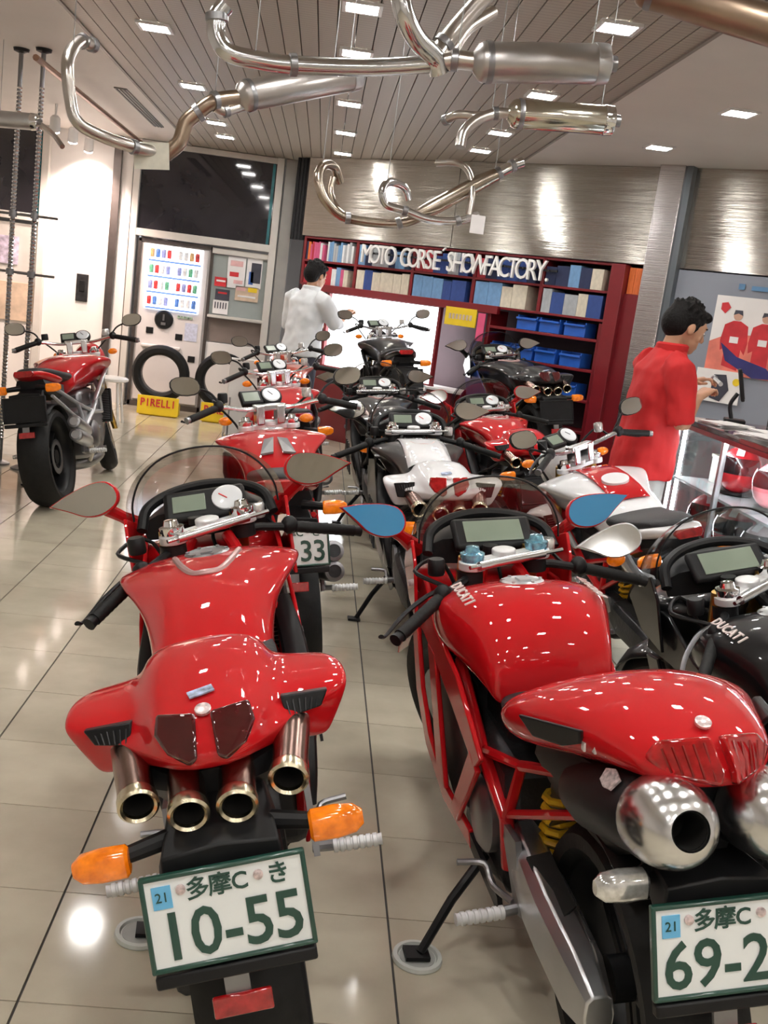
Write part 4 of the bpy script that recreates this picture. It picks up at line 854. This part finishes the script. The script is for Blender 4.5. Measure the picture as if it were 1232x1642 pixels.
e1 = thing('exhaust_system', 'hanging exhaust with grey silencer and long bent pipe at upper left', 'exhaust', at(290, 225, 4.4), 0, 'exhausts hung from the ceiling'); L0 = e1.location.copy()
def rel(root): return root.location.copy()
def hang(root, geo_fn):
    before = set(bpy.data.objects); geo_fn()
    for o in set(bpy.data.objects)-before:
        if o.parent == root:
            for v in (o.data.vertices if o.data.users == 1 else []): v.co -= root.location
        elif o.parent and o.parent.parent == root:
            for v in o.data.vertices: v.co -= root.location
def f1():
    can(e1, at(388, 155, 4.35), at(575, 120, 4.6), .060, mat('grey titanium can', (.50, .47, .45), .3, .9, var=.12, vscale=4))
    pipe(e1, pl([(265, 248, 4.3), (288, 228, 4.3), (298, 198, 4.3), (318, 180, 4.3), (345, 162, 4.3), (385, 156, 4.35)]), .030, mat('bronze pipe', (.36, .28, .21), .28, 1, var=.3, vscale=5), rings=(3, 4))
    pipe(e1, pl([(345, 172, 4.3), (362, 178, 4.32), (390, 170, 4.36)]), .020, STEEL, rings=(1,))
    pipe(e1, pl([(148, 72, 4.35), (132, 66, 4.3), (115, 80, 4.2), (108, 105, 4.1), (113, 160, 4.1), (124, 195, 4.1), (160, 217, 4.15), (215, 236, 4.2), (268, 247, 4.3)]), .023, STEEL, rings=(0, 1, 7))
    wire(e1, at(560, 105, 4.6)); wire(e1, at(118, 70, 4.2)); wire(e1, at(345, 152, 4.3))
hang(e1, f1)
tagc = tag(part('price_card', xf(box(0, 0, 0, .135, .004, .10), rot(R_(-6), 'Y')), mat('cream card', (.70, .68, .58), .5, var=.08, vscale=30)), 'cream price card hanging from the bent pipe at upper left', 'price card'); tagc.location = at(243, 250, 4.24)
e2 = thing('exhaust_system', 'large hanging exhaust with three steel pipes and long silencer, top centre', 'exhaust', at(690, 100, 3.4), 0, 'exhausts hung from the ceiling')
def f2():
    can(e2, at(768, 100, 3.4), at(978, 103, 3.42), .060, mat('brushed can', (.46, .44, .43), .3, .9, var=.12, vscale=4), SATIN)
    pipe(e2, pl([(362, 8, 3.3), (348, 28, 3.3), (348, 58, 3.3), (366, 84, 3.3), (410, 96, 3.32), (470, 104, 3.35), (590, 108, 3.4), (690, 103, 3.42)]), .027, mat('chrome steel pipe', (.66, .66, .66), .16, 1, var=.15, vscale=5), rings=(1, 5))
    pipe(e2, pl([(640, -30, 3.3), (648, 20, 3.3), (668, 62, 3.34), (697, 92, 3.4), (705, 118, 3.42)]), .031, mat('chrome steel pipe', (.66, .66, .66), .16, 1), rings=())
    pipe(e2, pl([(690, 104, 3.42), (712, 70, 3.48), (745, 30, 3.5), (800, -30, 3.5)]), .028, STEEL, rings=(1,))
    pipe(e2, pl([(700, 100, 3.44), (725, 78, 3.52), (750, 45, 3.6), (790, 20, 3.7)]), .022, STEEL)
    pipe(e2, pl([(690, 104, 3.42), (730, 96, 3.41), (770, 100, 3.4)]), .028, STEEL, rings=(1,))
    wire(e2, at(950, 75, 3.42)); wire(e2, at(410, 84, 3.32)); wire(e2, at(735, 82, 3.41))
hang(e2, f2)
e3 = thing('exhaust_system', 'hanging exhaust with bright round silencer and short bent pipe, upper right', 'exhaust', at(820, 185, 4.3), 0, 'exhausts hung from the ceiling')
def f3():
    can(e3, at(822, 182, 4.3), at(986, 194, 4.32), .056, mat('bright can', (.66, .63, .54), .16, 1, var=.08, vscale=4), CHR)
    pipe(e3, pl([(738, 236, 4.2), (744, 212, 4.22), (764, 193, 4.26), (795, 182, 4.3), (825, 182, 4.3)]), .021, STEEL, rings=(3,))
    pipe(e3, pl([(716, 192, 4.5), (735, 184, 4.45), (765, 186, 4.4), (800, 182, 4.3)]), .018, STEEL, rings=(0,))
    wire(e3, at(965, 172, 4.32)); wire(e3, at(790, 172, 4.3))
hang(e3, f3)
e4 = thing('exhaust_system', 'hanging cluster of curled bronze header pipes before the steel cladding', 'exhaust', at(660, 345, 4.6), 0, 'exhausts hung from the ceiling')
def f4():
    m = mat('bronze header', (.42, .36, .29), .24, 1, var=.25, vscale=6)
    pipe(e4, pl([(545, 292, 4.75), (536, 268, 4.7), (518, 266, 4.6), (510, 290, 4.55), (524, 325, 4.55), (558, 350, 4.58), (640, 358, 4.6), (690, 340, 4.6)]), .020, m, rings=(5, 6))
    part('silencer', tube(pl([(668, 345, 4.6), (700, 330, 4.6), (770, 292, 4.62), (800, 278, 4.62)]), [.024, .034, .034, .026], 18), m, e4)
    pipe(e4, pl([(800, 278, 4.62), (822, 266, 4.63), (838, 260, 4.64)]), .022, CHR, rings=(0, 1))
    pipe(e4, pl([(655, 318, 4.75), (648, 300, 4.7), (625, 292, 4.6), (613, 305, 4.55), (620, 328, 4.55), (650, 338, 4.55), (690, 352, 4.56), (735, 354, 4.56), (768, 344, 4.56)]), .017, mat('chrome steel pipe', (.66, .66, .66), .16, 1), rings=(5, 7))
    pipe(e4, pl([(700, 262, 4.7), (735, 262, 4.66), (754, 280, 4.62), (757, 315, 4.58), (752, 345, 4.56)]), .014, STEEL)
    pipe(e4, pl([(560, 352, 4.58), (540, 335, 4.66), (530, 310, 4.7), (534, 285, 4.72)]), .017, m)
    for q in ((518, 264, 4.6), (622, 290, 4.6), (795, 268, 4.62)): wire(e4, at(*q))
hang(e4, f4)
tg2 = tag(part('price_card', box(0, 0, 0, .06, .004, .075), PAPER), 'small white price card on the curled header pipes', 'price card'); tg2.location = at(766, 360, 4.5)
e5 = thing('exhaust_system', 'brown titanium silencer hanging at the top right corner', 'exhaust', at(1140, 15, 3.0), 0, 'exhausts hung from the ceiling')
def f5():
    can(e5, at(1030, -22, 3.05), at(1290, 58, 2.95), .052, mat('brown titanium', (.30, .22, .16), .35, .9, var=.3, vscale=5))
    wire(e5, at(1105, 5, 3.02))
hang(e5, f5)
e6 = thing('exhaust_system', 'silencer clamped between the chrome poles at the left edge', 'exhaust', at(30, 195, 7.55), 0, 'exhausts hung from the ceiling')
def f6():
    can(e6, at(-60, 186, 7.5), at(62, 196, 7.5), .055, SATIN, CHR)
    pipe(e6, pl([(60, 196, 7.5), (85, 215, 7.5), (100, 235, 7.4)]), .018, STEEL)
    wire(e6, at(0, 186, 7.5))
hang(e6, f6)

# ================================================================ GLASS COUNTER ON THE RIGHT
ct = thing('display_counter', 'glass display counter with dark top on the right', 'display counter', (2.15, 3.0, 0))
LC = 3.0; WC = .62
part('plinth', box(WC/2, LC/2, .06, WC-.04, LC-.04, .12), REDF, ct, bev=.004)
part('top_board', box(WC/2, LC/2, 1.085, WC+.02, LC+.02, .03), mat('dark counter top', (.05, .052, .05), .12, 0, .6, var=.2, vscale=6), ct, bev=.004)
part('edge_strip', box(-.012, LC/2, 1.06, .02, LC+.02, .022), REDF, ct)
for y in (.02, .75, 1.5, 2.25, LC-.02):
    for x in (.015, WC-.015): part('corner_post', box(x, y, .59, .028, .028, .96), SATIN, ct, bev=.003)
for i in range(4): part('glass_pane', box(.008, .385+.742*i, .59, .006, .70, .92), GLS, ct)
part('glass_end', box(WC/2, LC-.006, .59, WC-.07, .006, .92), GLS, ct)
for z in (.14, .42, .74): part('shelf', box(WC/2, LC/2, z, WC-.06, LC-.06, .014), mat('pale shelf', (.55, .57, .60), .2, 0, .3, var=.05), ct)
part('back_panel', box(WC-.01, LC/2, .59, .012, LC-.06, .92), mat('case back', (.78, .80, .84), .4, var=.1), ct)
TUBEM = mat('case light tube', (1, 1, 1), .5, emit=26, ecol=(.9, .95, 1))
for y in (LC-.07, 1.56): part('light_tube', tube([(.045, y, .14), (.045, y, 1.03)], .011, 10), TUBEM, ct)
part('light_tube', tube([(.06, .1, 1.04), (.06, LC-.1, 1.04)], .010, 10), TUBEM, ct)
def helmet(p, rz, m, label, s=1.0):
    h = thing('helmet', label, 'helmet', p, rz); h.scale = (s, s, s)
    rings = []
    for i in range(13):
        a = PI*i/12; r = math.sin(a); z = -math.cos(a)
        ring = []
        for k in range(24):
            t = 2*PI*k/24; fy = math.sin(t); e = 1+.18*max(0, fy)*max(0, -z+.1)
            ring.append((.118*r*math.cos(t), .14*r*fy*e, .135+max(-.135, .132*z)))
        rings.append(ring)
    part('shell', loft(rings), m, h)
    part('visor', loft([[(.121*math.sin(t)*math.cos(q), .145*math.cos(t)*math.cos(q)+.002, .15+.13*math.sin(q)) for t in [R_(-65+13*j) for j in range(11)]] for q in [R_(d) for d in (-12, -2, 8, 18, 28)]], False, False), mat('dark visor', (.01, .01, .012), .05, 0, 1, var=.05), h)
    part('stripe', loft([[(x, -.143*math.sin(a), .136+.136*math.cos(a)) for x in (-.02, .02)] for a in [R_(-50+12*j) for j in range(13)]], False, False), WHITE, h)
    part('base_trim', lathe([(.085, 0), (.095, .008), (.09, .02)], (0, .01, 0), n=24), BLK, h)
RDH = mat('helmet red', (.62, .02, .03), .2, 0, 1, var=.1)
helmet((2.36, 5.46, .748), R_(150), RDH, 'red helmet with white stripe on the top shelf of the glass counter')
helmet((2.38, 5.02, .748), R_(120), mat('helmet pink', (.75, .22, .25), .2, 0, 1, var=.3), 'pinkish red helmet on the top counter shelf nearer the right edge', .98)
helmet((2.34, 5.74, .428), R_(160), RDH, 'red helmet at the far end of the middle counter shelf')
helmet((2.36, 5.36, .428), R_(140), mat('helmet crimson', (.50, .01, .04), .2, 0, 1, var=.2), 'crimson helmet in the centre of the middle counter shelf')
helmet((2.36, 4.98, .428), R_(120), mat('helmet white red', (.75, .6, .6), .2, 0, 1, var=.4, vscale=5), 'pale red and white helmet on the middle counter shelf')
helmet((2.34, 5.62, .148), R_(150), mat('helmet rose', (.70, .08, .12), .2, 0, 1, var=.2), 'rose red helmet at the far end of the bottom counter shelf')
bx = thing('gift_box', 'small pale box beside the helmets on the upper counter shelf', 'box', (2.44, 5.80, .748))
part('carton', box(0, 0, .075, .16, .14, .15), mat('pale grey box', (.6, .6, .55), .5, var=.1), bx, bev=.004); part('lid', box(0, 0, .155, .17, .15, .02), mat('box lid', (.5, .5, .42), .5, var=.1), bx, bev=.003)
# on the counter
def sheets(x, y, w, d, n, label, rz=0):
    o = thing('paper_stack', label, 'papers', (x, y, 1.1005), rz)
    for i in range(n): part('sheet', xf(box(0, 0, .0025+.005*i, w, d, .004), rot(.09*i*(-1)**i, 'Z')), PAPER, o, flat=True)
sheets(2.31, 5.64, .24, .20, 3, 'white sheets of paper on the counter beside the man in red', .3)
sheets(2.30, 5.05, .21, .28, 4, 'white leaflets near the front edge of the counter', .5)
sheets(2.55, 5.45, .30, .22, 2, 'white sheet lying at the back of the counter', .1)
cs = thing('card_stand', 'small black tilted display stand on the counter before the man in red', 'stand', (2.48, 5.95, 1.1005), R_(70))
part('base', box(0, 0, .01, .14, .12, .02), BLK, cs, bev=.004); part('arm', tube(sp([(0, .02, .02), (0, .04, .10), (0, .01, .17)], 4), .012, 8), DRK, cs)
part('screen', xf(box(0, 0, 0, .13, .02, .19), tr(0, 0, .22) @ rot(R_(-15), 'X')), BLK, cs, bev=.006); part('screen_face', xf(box(0, -.011, 0, .11, .003, .16), tr(0, 0, .22) @ rot(R_(-15), 'X')), mat('screen glass', (.05, .05, .07), .08, 0, .8, var=.5, vscale=20), cs)
for i, (x, y, c) in enumerate(((2.62, 5.62, (.35, .36, .38)), (2.60, 5.15, (.30, .30, .32)))):
    o = thing('metal_part', 'grey machined engine part on the counter, %s the screen stand' % ('close to' if i == 0 else 'farther from'), 'engine part', (x, y, 1.1005))
    part('casting', join(lathe([(.07, 0), (.075, .02), (.05, .06), (.055, .12), (.03, .14)], n=16), box(.04, 0, .05, .08, .05, .06)), mat('cast grey %d' % i, c, .4, .8, var=.2), o, bev=.004)
    part('bolt', join(*[lathe([(.008, .0), (.008, .03)], (.062*math.cos(a), .062*math.sin(a), 0), n=6) for a in (0, 1.57, 3.14, 4.71)]), CHR, o)
yb = thing('yellow_cap_bottle', 'small bottle with yellow cap at the back of the counter', 'bottle', (2.68, 5.85, 1.1005))
part('flask', lathe([(.04, 0), (.042, .01), (.042, .12), (.02, .16)], n=16), mat('bottle dark', (.08, .07, .06), .2, 0, .6, var=.1), yb); part('cap', lathe([(.024, .16), (.026, .165), (.026, .20), (.02, .205)], n=14), PYEL, yb)
wb = thing('white_box', 'white carton on the counter at the right edge', 'box', (2.45, 4.75, 1.1005), .3)
part('carton', box(0, 0, .07, .22, .18, .14), mat('white carton', (.78, .77, .72), .5, var=.04), wb, bev=.004); part('flap', box(0, -.05, .143, .22, .08, .004), PAPER, wb)

# ================================================================ PEOPLE
SKIN = mat('skin', (.52, .28, .17), .5, var=.06, vscale=12); HAIR = mat('black hair', (.006, .005, .005), .65, spec=.2, var=.3, vscale=60, bump=.6, bscale=90)
def remesh(o, v):
    r = o.modifiers.new('r', 'REMESH'); r.mode = 'VOXEL'; r.voxel_size = v; r.use_smooth_shade = True
    s = o.modifiers.new('s', 'SMOOTH'); s.iterations = 4; s.factor = .5
def person(loc, rz, label, shirt, trouser, arms, hs=1.0, nod=22, long=.80):
    p = thing('person', label, 'person', loc, rz); p.scale = (hs, hs, hs)
    g = []
    # torso and legs
    g.append(loft([[(x, y+oy, z) for x, y in ring2(16, w, d, 2.4)] for z, w, d, oy in ((.84, .15, .105, 0), (.95, .16, .11, 0), (1.08, .14, .095, .01), (1.25, .165, .105, .02), (1.36, .17, .10, .02), (1.43, .11, .07, .03), (1.46, .055, .055, .04))]))
    for s in (-1, 1):
        g.append(tube([(s*.085, 0, .90), (s*.09, .01, .50), (s*.09, -.015, .28), (s*.095, -.02, .06)], [.088, .06, .055, .04], 12))
        g.append(ell((s*.10, .05, .04), .042, .12, .04))
    HM = tr(0, .06, 1.50) @ rot(R_(-nod), 'X') @ tr(0, -.06, -1.50)
    g.append(tube([(0, .03, 1.40), (0, .05, 1.50), (0, .07, 1.56)], [.056, .053, .055], 12))
    hd = [ell((0, .075, 1.625), .076, .098, .108, 18, 12), ell((0, .105, 1.56), .058, .072, .062, 14, 9), ell((0, .150, 1.52), .028, .022, .022, 10, 7),
          tube([(0, .168, 1.625), (0, .186, 1.595), (0, .182, 1.583)], [.010, .015, .012], 8), ell((0, .168, 1.548), .024, .012, .008, 10, 6), ell((0, .165, 1.538), .022, .012, .009, 10, 6),
          ell((0, .152, 1.655), .055, .020, .014, 10, 6)]
    for s in (-1, 1): hd.append(ell((s*.079, .065, 1.605), .010, .022, .034, 8, 7)); hd.append(ell((s*.038, .138, 1.585), .026, .02, .022, 8, 6))
    g.append(xf(join(*hd), HM))
    for s in (-1, 1):
        sh, el, wr, hn, curl = arms[s]
        g.append(tube(sp([sh, el, wr], 5), [.052, .047, .042, .038, .030, .026], 12))
        sh, el, wr, hn = Vector(sh), Vector(el), Vector(wr), Vector(hn)
        f = (hn-wr).normalized(); sd = f.cross(Vector((0, 0, 1))).normalized(); n = sd.cross(f)
        g.append(loft([[wr+f*t+sd*a*w+n*b*th for a, b in ring2(10, 1, 1, 2.6)] for t, w, th in ((-.01, .026, .022), (.03, .036, .018), (.07, .042, .016), (.095, .040, .014))]))
        for i, (off, L) in enumerate(((-.030, .075), (-.010, .085), (.010, .08), (.030, .062))):
            b0 = wr+f*.09+sd*off; c1 = b0+(f-n*.35*curl).normalized()*L*.5; c2 = c1+(f*.4-n*curl).normalized()*L*.35; c3 = c2+(-f*.2-n*curl).normalized()*L*.25
            g.append(tube([b0-f*.02, b0, c1, c2, c3], [.0095, .009, .0085, .008, .007], 8))
        tsd = -1 if s > 0 else 1
        b0 = wr+f*.03+sd*.034*tsd
        g.append(tube([b0-f*.01, b0+sd*.02*tsd+f*.02-n*.01, b0+sd*.025*tsd+f*.05-n*.02, b0+sd*.012*tsd+f*.075-n*.025], [.012, .011, .010, .0085], 8))
    remesh(part('body', join(*g), SKIN, p), .006)
    for s in (-1, 1):
        e = part('eye', xf(ell((s*.031, .158, 1.625), .013, .010, .007, 10, 6), HM), mat('eye white', (.8, .78, .75), .2, var=.02), p)
        part('iris', xf(ell((s*.031, .166, 1.624), .006, .004, .006, 8, 5), HM), VOID, e)
        part('eyebrow', xf(tube([(s*.014, .166, 1.650), (s*.032, .166, 1.656), (s*.05, .152, 1.650)], [.004, .005, .003], 6), HM), HAIR, p)
    hr = [ell((0, .045, 1.660), .088, .110, .092, 18, 12), ell((0, .01, 1.62), .084, .085, .095, 16, 10), ell((0, .13, 1.705), .068, .042, .032, 12, 8)]
    rr = random.Random(5)
    for i in range(60):
        a = rr.uniform(0, 2*PI); t = rr.uniform(.15, 1.35)
        d = Vector((math.sin(t)*math.cos(a), math.sin(t)*math.sin(a), math.cos(t)))
        if d.y > .62 and d.z < .55: continue
        b = Vector((0, .045, 1.660))+Vector((d.x*.08, d.y*.10, d.z*.085)); q = (d+Vector((rr.uniform(-.5, .5), rr.uniform(-.2, .5), rr.uniform(-.1, .4)))).normalized()
        hr.append(tube([b-d*.012, b+q*.010, b+q*.026], [.020, .012, .004], 6))
    for s in (-1, 1): hr.append(tube([(s*.076, .085, 1.66), (s*.079, .088, 1.62), (s*.078, .082, 1.59)], [.014, .011, .005], 6))
    remesh(part('hair', xf(join(*hr), HM), HAIR, p), .006)
    # clothes
    sg = [loft([[(x, y+oy, z) for x, y in ring2(20, w, d, 2.4)] for z, w, d, oy in ((long, .205, .150, .0), (long+.06, .20, .148, 0), (.95, .195, .145, 0), (1.08, .185, .138, .005), (1.25, .195, .135, .02), (1.36, .195, .122, .02), (1.425, .15, .095, .03), (1.475, .078, .075, .045), (1.50, .070, .068, .05))])]
    for s in (-1, 1):
        sh, el, wr, hn, c = arms[s]; sh, el, wr = Vector(sh), Vector(el), Vector(wr)
        sg.append(tube([sh+Vector((-s*.06, 0, .01)), sh, sh.lerp(el, .5), el, el.lerp(wr, .22)], [.085, .082, .078, .072, .066], 14))
    so = part('shirt', join(*sg), shirt, p); remesh(so, .011)
    tx = bpy.data.textures.new('folds', 'CLOUDS'); tx.noise_scale = .13; tx.noise_depth = 1
    dm = so.modifiers.new('d', 'DISPLACE'); dm.texture = tx; dm.strength = .034; dm.mid_level = .5
    part('collar', loft([[(x*k, .05+y*k+ky, z) for x, y in ring2(18, .074, .072, 2)] for k, z, ky in ((1.0, 1.475, 0), (1.02, 1.515, .004), (1.18, 1.505, .004), (1.16, 1.465, 0))], False), shirt, so)
    part('placket', prism([(-.012, .165, 1.40), (.012, .165, 1.40), (.012, .148, .9), (-.012, .148, .9)], (0, .006, 0)), shirt, so)
    tr0 = []
    for s in (-1, 1): tr0.append(tube([(s*.085, 0, .98), (s*.095, .0, .70), (s*.10, -.005, .40), (s*.10, -.015, .07)], [.105, .092, .078, .07], 14))
    tr0.append(loft([[(x, y, z) for x, y in ring2(16, w, d, 2.4)] for z, w, d in ((.80, .165, .115), (.92, .175, .125), (1.0, .165, .12))]))
    remesh(part('trousers', join(*tr0), trouser, p), .011)
    for s in (-1, 1): part('shoe', loft([[(s*.10+x, y+yy, z) for x, yy in ring2(14, w, d, 2.5)] for z, w, d, y in ((0, .048, .135, .04), (.03, .05, .137, .04), (.06, .045, .11, .02), (.09, .04, .07, -.015))]), BLK, p)
    return p
REDC = mat('red cloth', (.56, .012, .014), .75, var=.12, vscale=7, bump=.9, bscale=9)
person((1.80, 5.42, 0), R_(-82), 'man in a loose red shirt handling a small item at the glass counter', REDC, mat('grey trousers', (.50, .49, .48), .8, var=.06),
  {1: ((.20, .02, 1.385), (.255, .05, 1.115), (.16, .17, 1.26), (.11, .25, 1.305), 1.0), -1: ((-.20, .02, 1.385), (-.235, .14, 1.17), (-.05, .20, 1.315), (-.01, .27, 1.345), .8)}, 1.0)
it = thing('small_part', 'small pale part held in the hands of the man in red', 'part', Vector((1.80, 5.42, 0))+Matrix.Rotation(R_(-82), 3, 'Z') @ Vector((.062, .315, 1.335)))
part('rod', tube([(0, -.05, 0), (0, .05, .02)], .012, 10), SATIN, it); part('head', ell((0, .055, .022), .02, .016, .018), GRY, it)
WHC = mat('white cloth', (.70, .72, .74), .75, var=.05, vscale=6, bump=.2, bscale=12)
person((-.16, 10.3, 0), R_(-42), 'man in a white shirt standing near the lit window', WHC, mat('dark trousers', (.05, .05, .07), .8, var=.1),
  {1: ((.20, .02, 1.385), (.27, .14, 1.18), (.22, .33, 1.30), (.20, .41, 1.33), 1.0), -1: ((-.20, .02, 1.385), (-.24, .06, 1.12), (-.16, .24, 1.15), (-.12, .31, 1.17), .8)}, 1.045, nod=14, long=.86)

# ================================================================ SMALL THINGS
def puck(x, y, label):
    o = thing('stand_puck', label, 'stand puck', (x, y, 0))
    part('dish', lathe([(.060, 0), (.062, .004), (.060, .012), (.050, .013), (.047, .006), (.01, .006)], n=28), mat('white plastic', (.62, .64, .60), .4, var=.05), o)
    part('pad', lathe([(.044, .0065), (.044, .008), (.002, .008)], n=24), mat('grey plastic', (.42, .43, .41), .5, var=.1), o)
puck(.405, 2.225, 'white round puck under the side stand of the plate 69-2 bike')
puck(-.262, 2.234, 'white round puck under the side stand of the plate 10-55 bike')
sto = thing('white_stool', 'small white stool behind the silver and red motorcycle', 'stool', (-1.98, 10.4, 0))
part('seat', lathe([(.02, .46), (.15, .46), (.165, .45), (.165, .43), (.14, .42)], n=24), mat('stool white', (.75, .72, .68), .4, var=.03), sto)
for a in range(4): part('leg', tube([(.10*math.cos(a*PI/2+.78), .10*math.sin(a*PI/2+.78), .43), (.16*math.cos(a*PI/2+.78), .16*math.sin(a*PI/2+.78), 0)], .014, 8), mat('stool white', (.75, .72, .68), .4), sto)
ls_ = thing('leaflet_stand', 'white folded leaflet stand in front of the notice bay', 'leaflet stand', (-.62, 9.6, 0), R_(10))
part('front_board', xf(box(0, 0, .5, .30, .015, .72), tr(0, -.06, 0) @ rot(R_(-10), 'X')), mat('stand white', (.78, .75, .72), .4, var=.03), ls_, bev=.003)
part('rear_board', xf(box(0, 0, .5, .30, .015, .72), tr(0, .18, 0) @ rot(R_(10), 'X')), mat('stand white', (.78, .75, .72), .4), ls_, bev=.003)
part('foot_bar', join(box(-.14, .06, .08, .02, .36, .03), box(.14, .06, .08, .02, .36, .03), tube([(-.14, -.14, .0), (-.14, -.1, .5)], .01), tube([(.14, -.14, .0), (.14, -.1, .5)], .01), tube([(-.14, .26, .0), (-.14, .22, .5)], .01), tube([(.14, .26, .0), (.14, .22, .5)], .01)), SATIN, ls_)

gb = thing('yellow_packet', 'yellow-green upright packet left of the man in white', 'packet', at(461, 575, 10.9))
part('pouch', loft([[(x, y, z) for x, y in ring2(12, w, dd, 3)] for z, w, dd in ((0, .05, .035), (.15, .055, .04), (.34, .05, .03), (.40, .03, .006))]), mat('lime print', (.45, .52, .06), .4, 0, .3, var=.15), gb)
part('label_band', loft([[(x, y, z) for x, y in ring2(12, .057, .042, 3)] for z in (.12, .20)], False), PAPER, gb)
gs = thing('packet_shelf', 'small dark side table under the yellow-green packet', 'side table', (gb.location.x, gb.location.y, 0))
zt = gb.location.z-.001
part('table_top', box(0, 0, zt-.015, .34, .26, .03), BLK, gs, bev=.004)
for x in (-.14, .14):
    for y in (-.1, .1): part('leg', tube([(x, y, 0), (x, y, zt-.02)], .012, 8), GRY, gs)
ic = onwall(thing('info_card', 'pale card standing before the lit window', 'card'), 1.52, .764, .02)
part('card', xf(box(0, 0, .16, .22, .006, .32), rot(R_(-6), 'X')), mat('pale blue card', (.62, .68, .74), .5, var=.04), ic, flat=True); part('prop', xf(box(0, .05, .10, .08, .006, .20), rot(R_(12), 'X')), PAPER, ic)
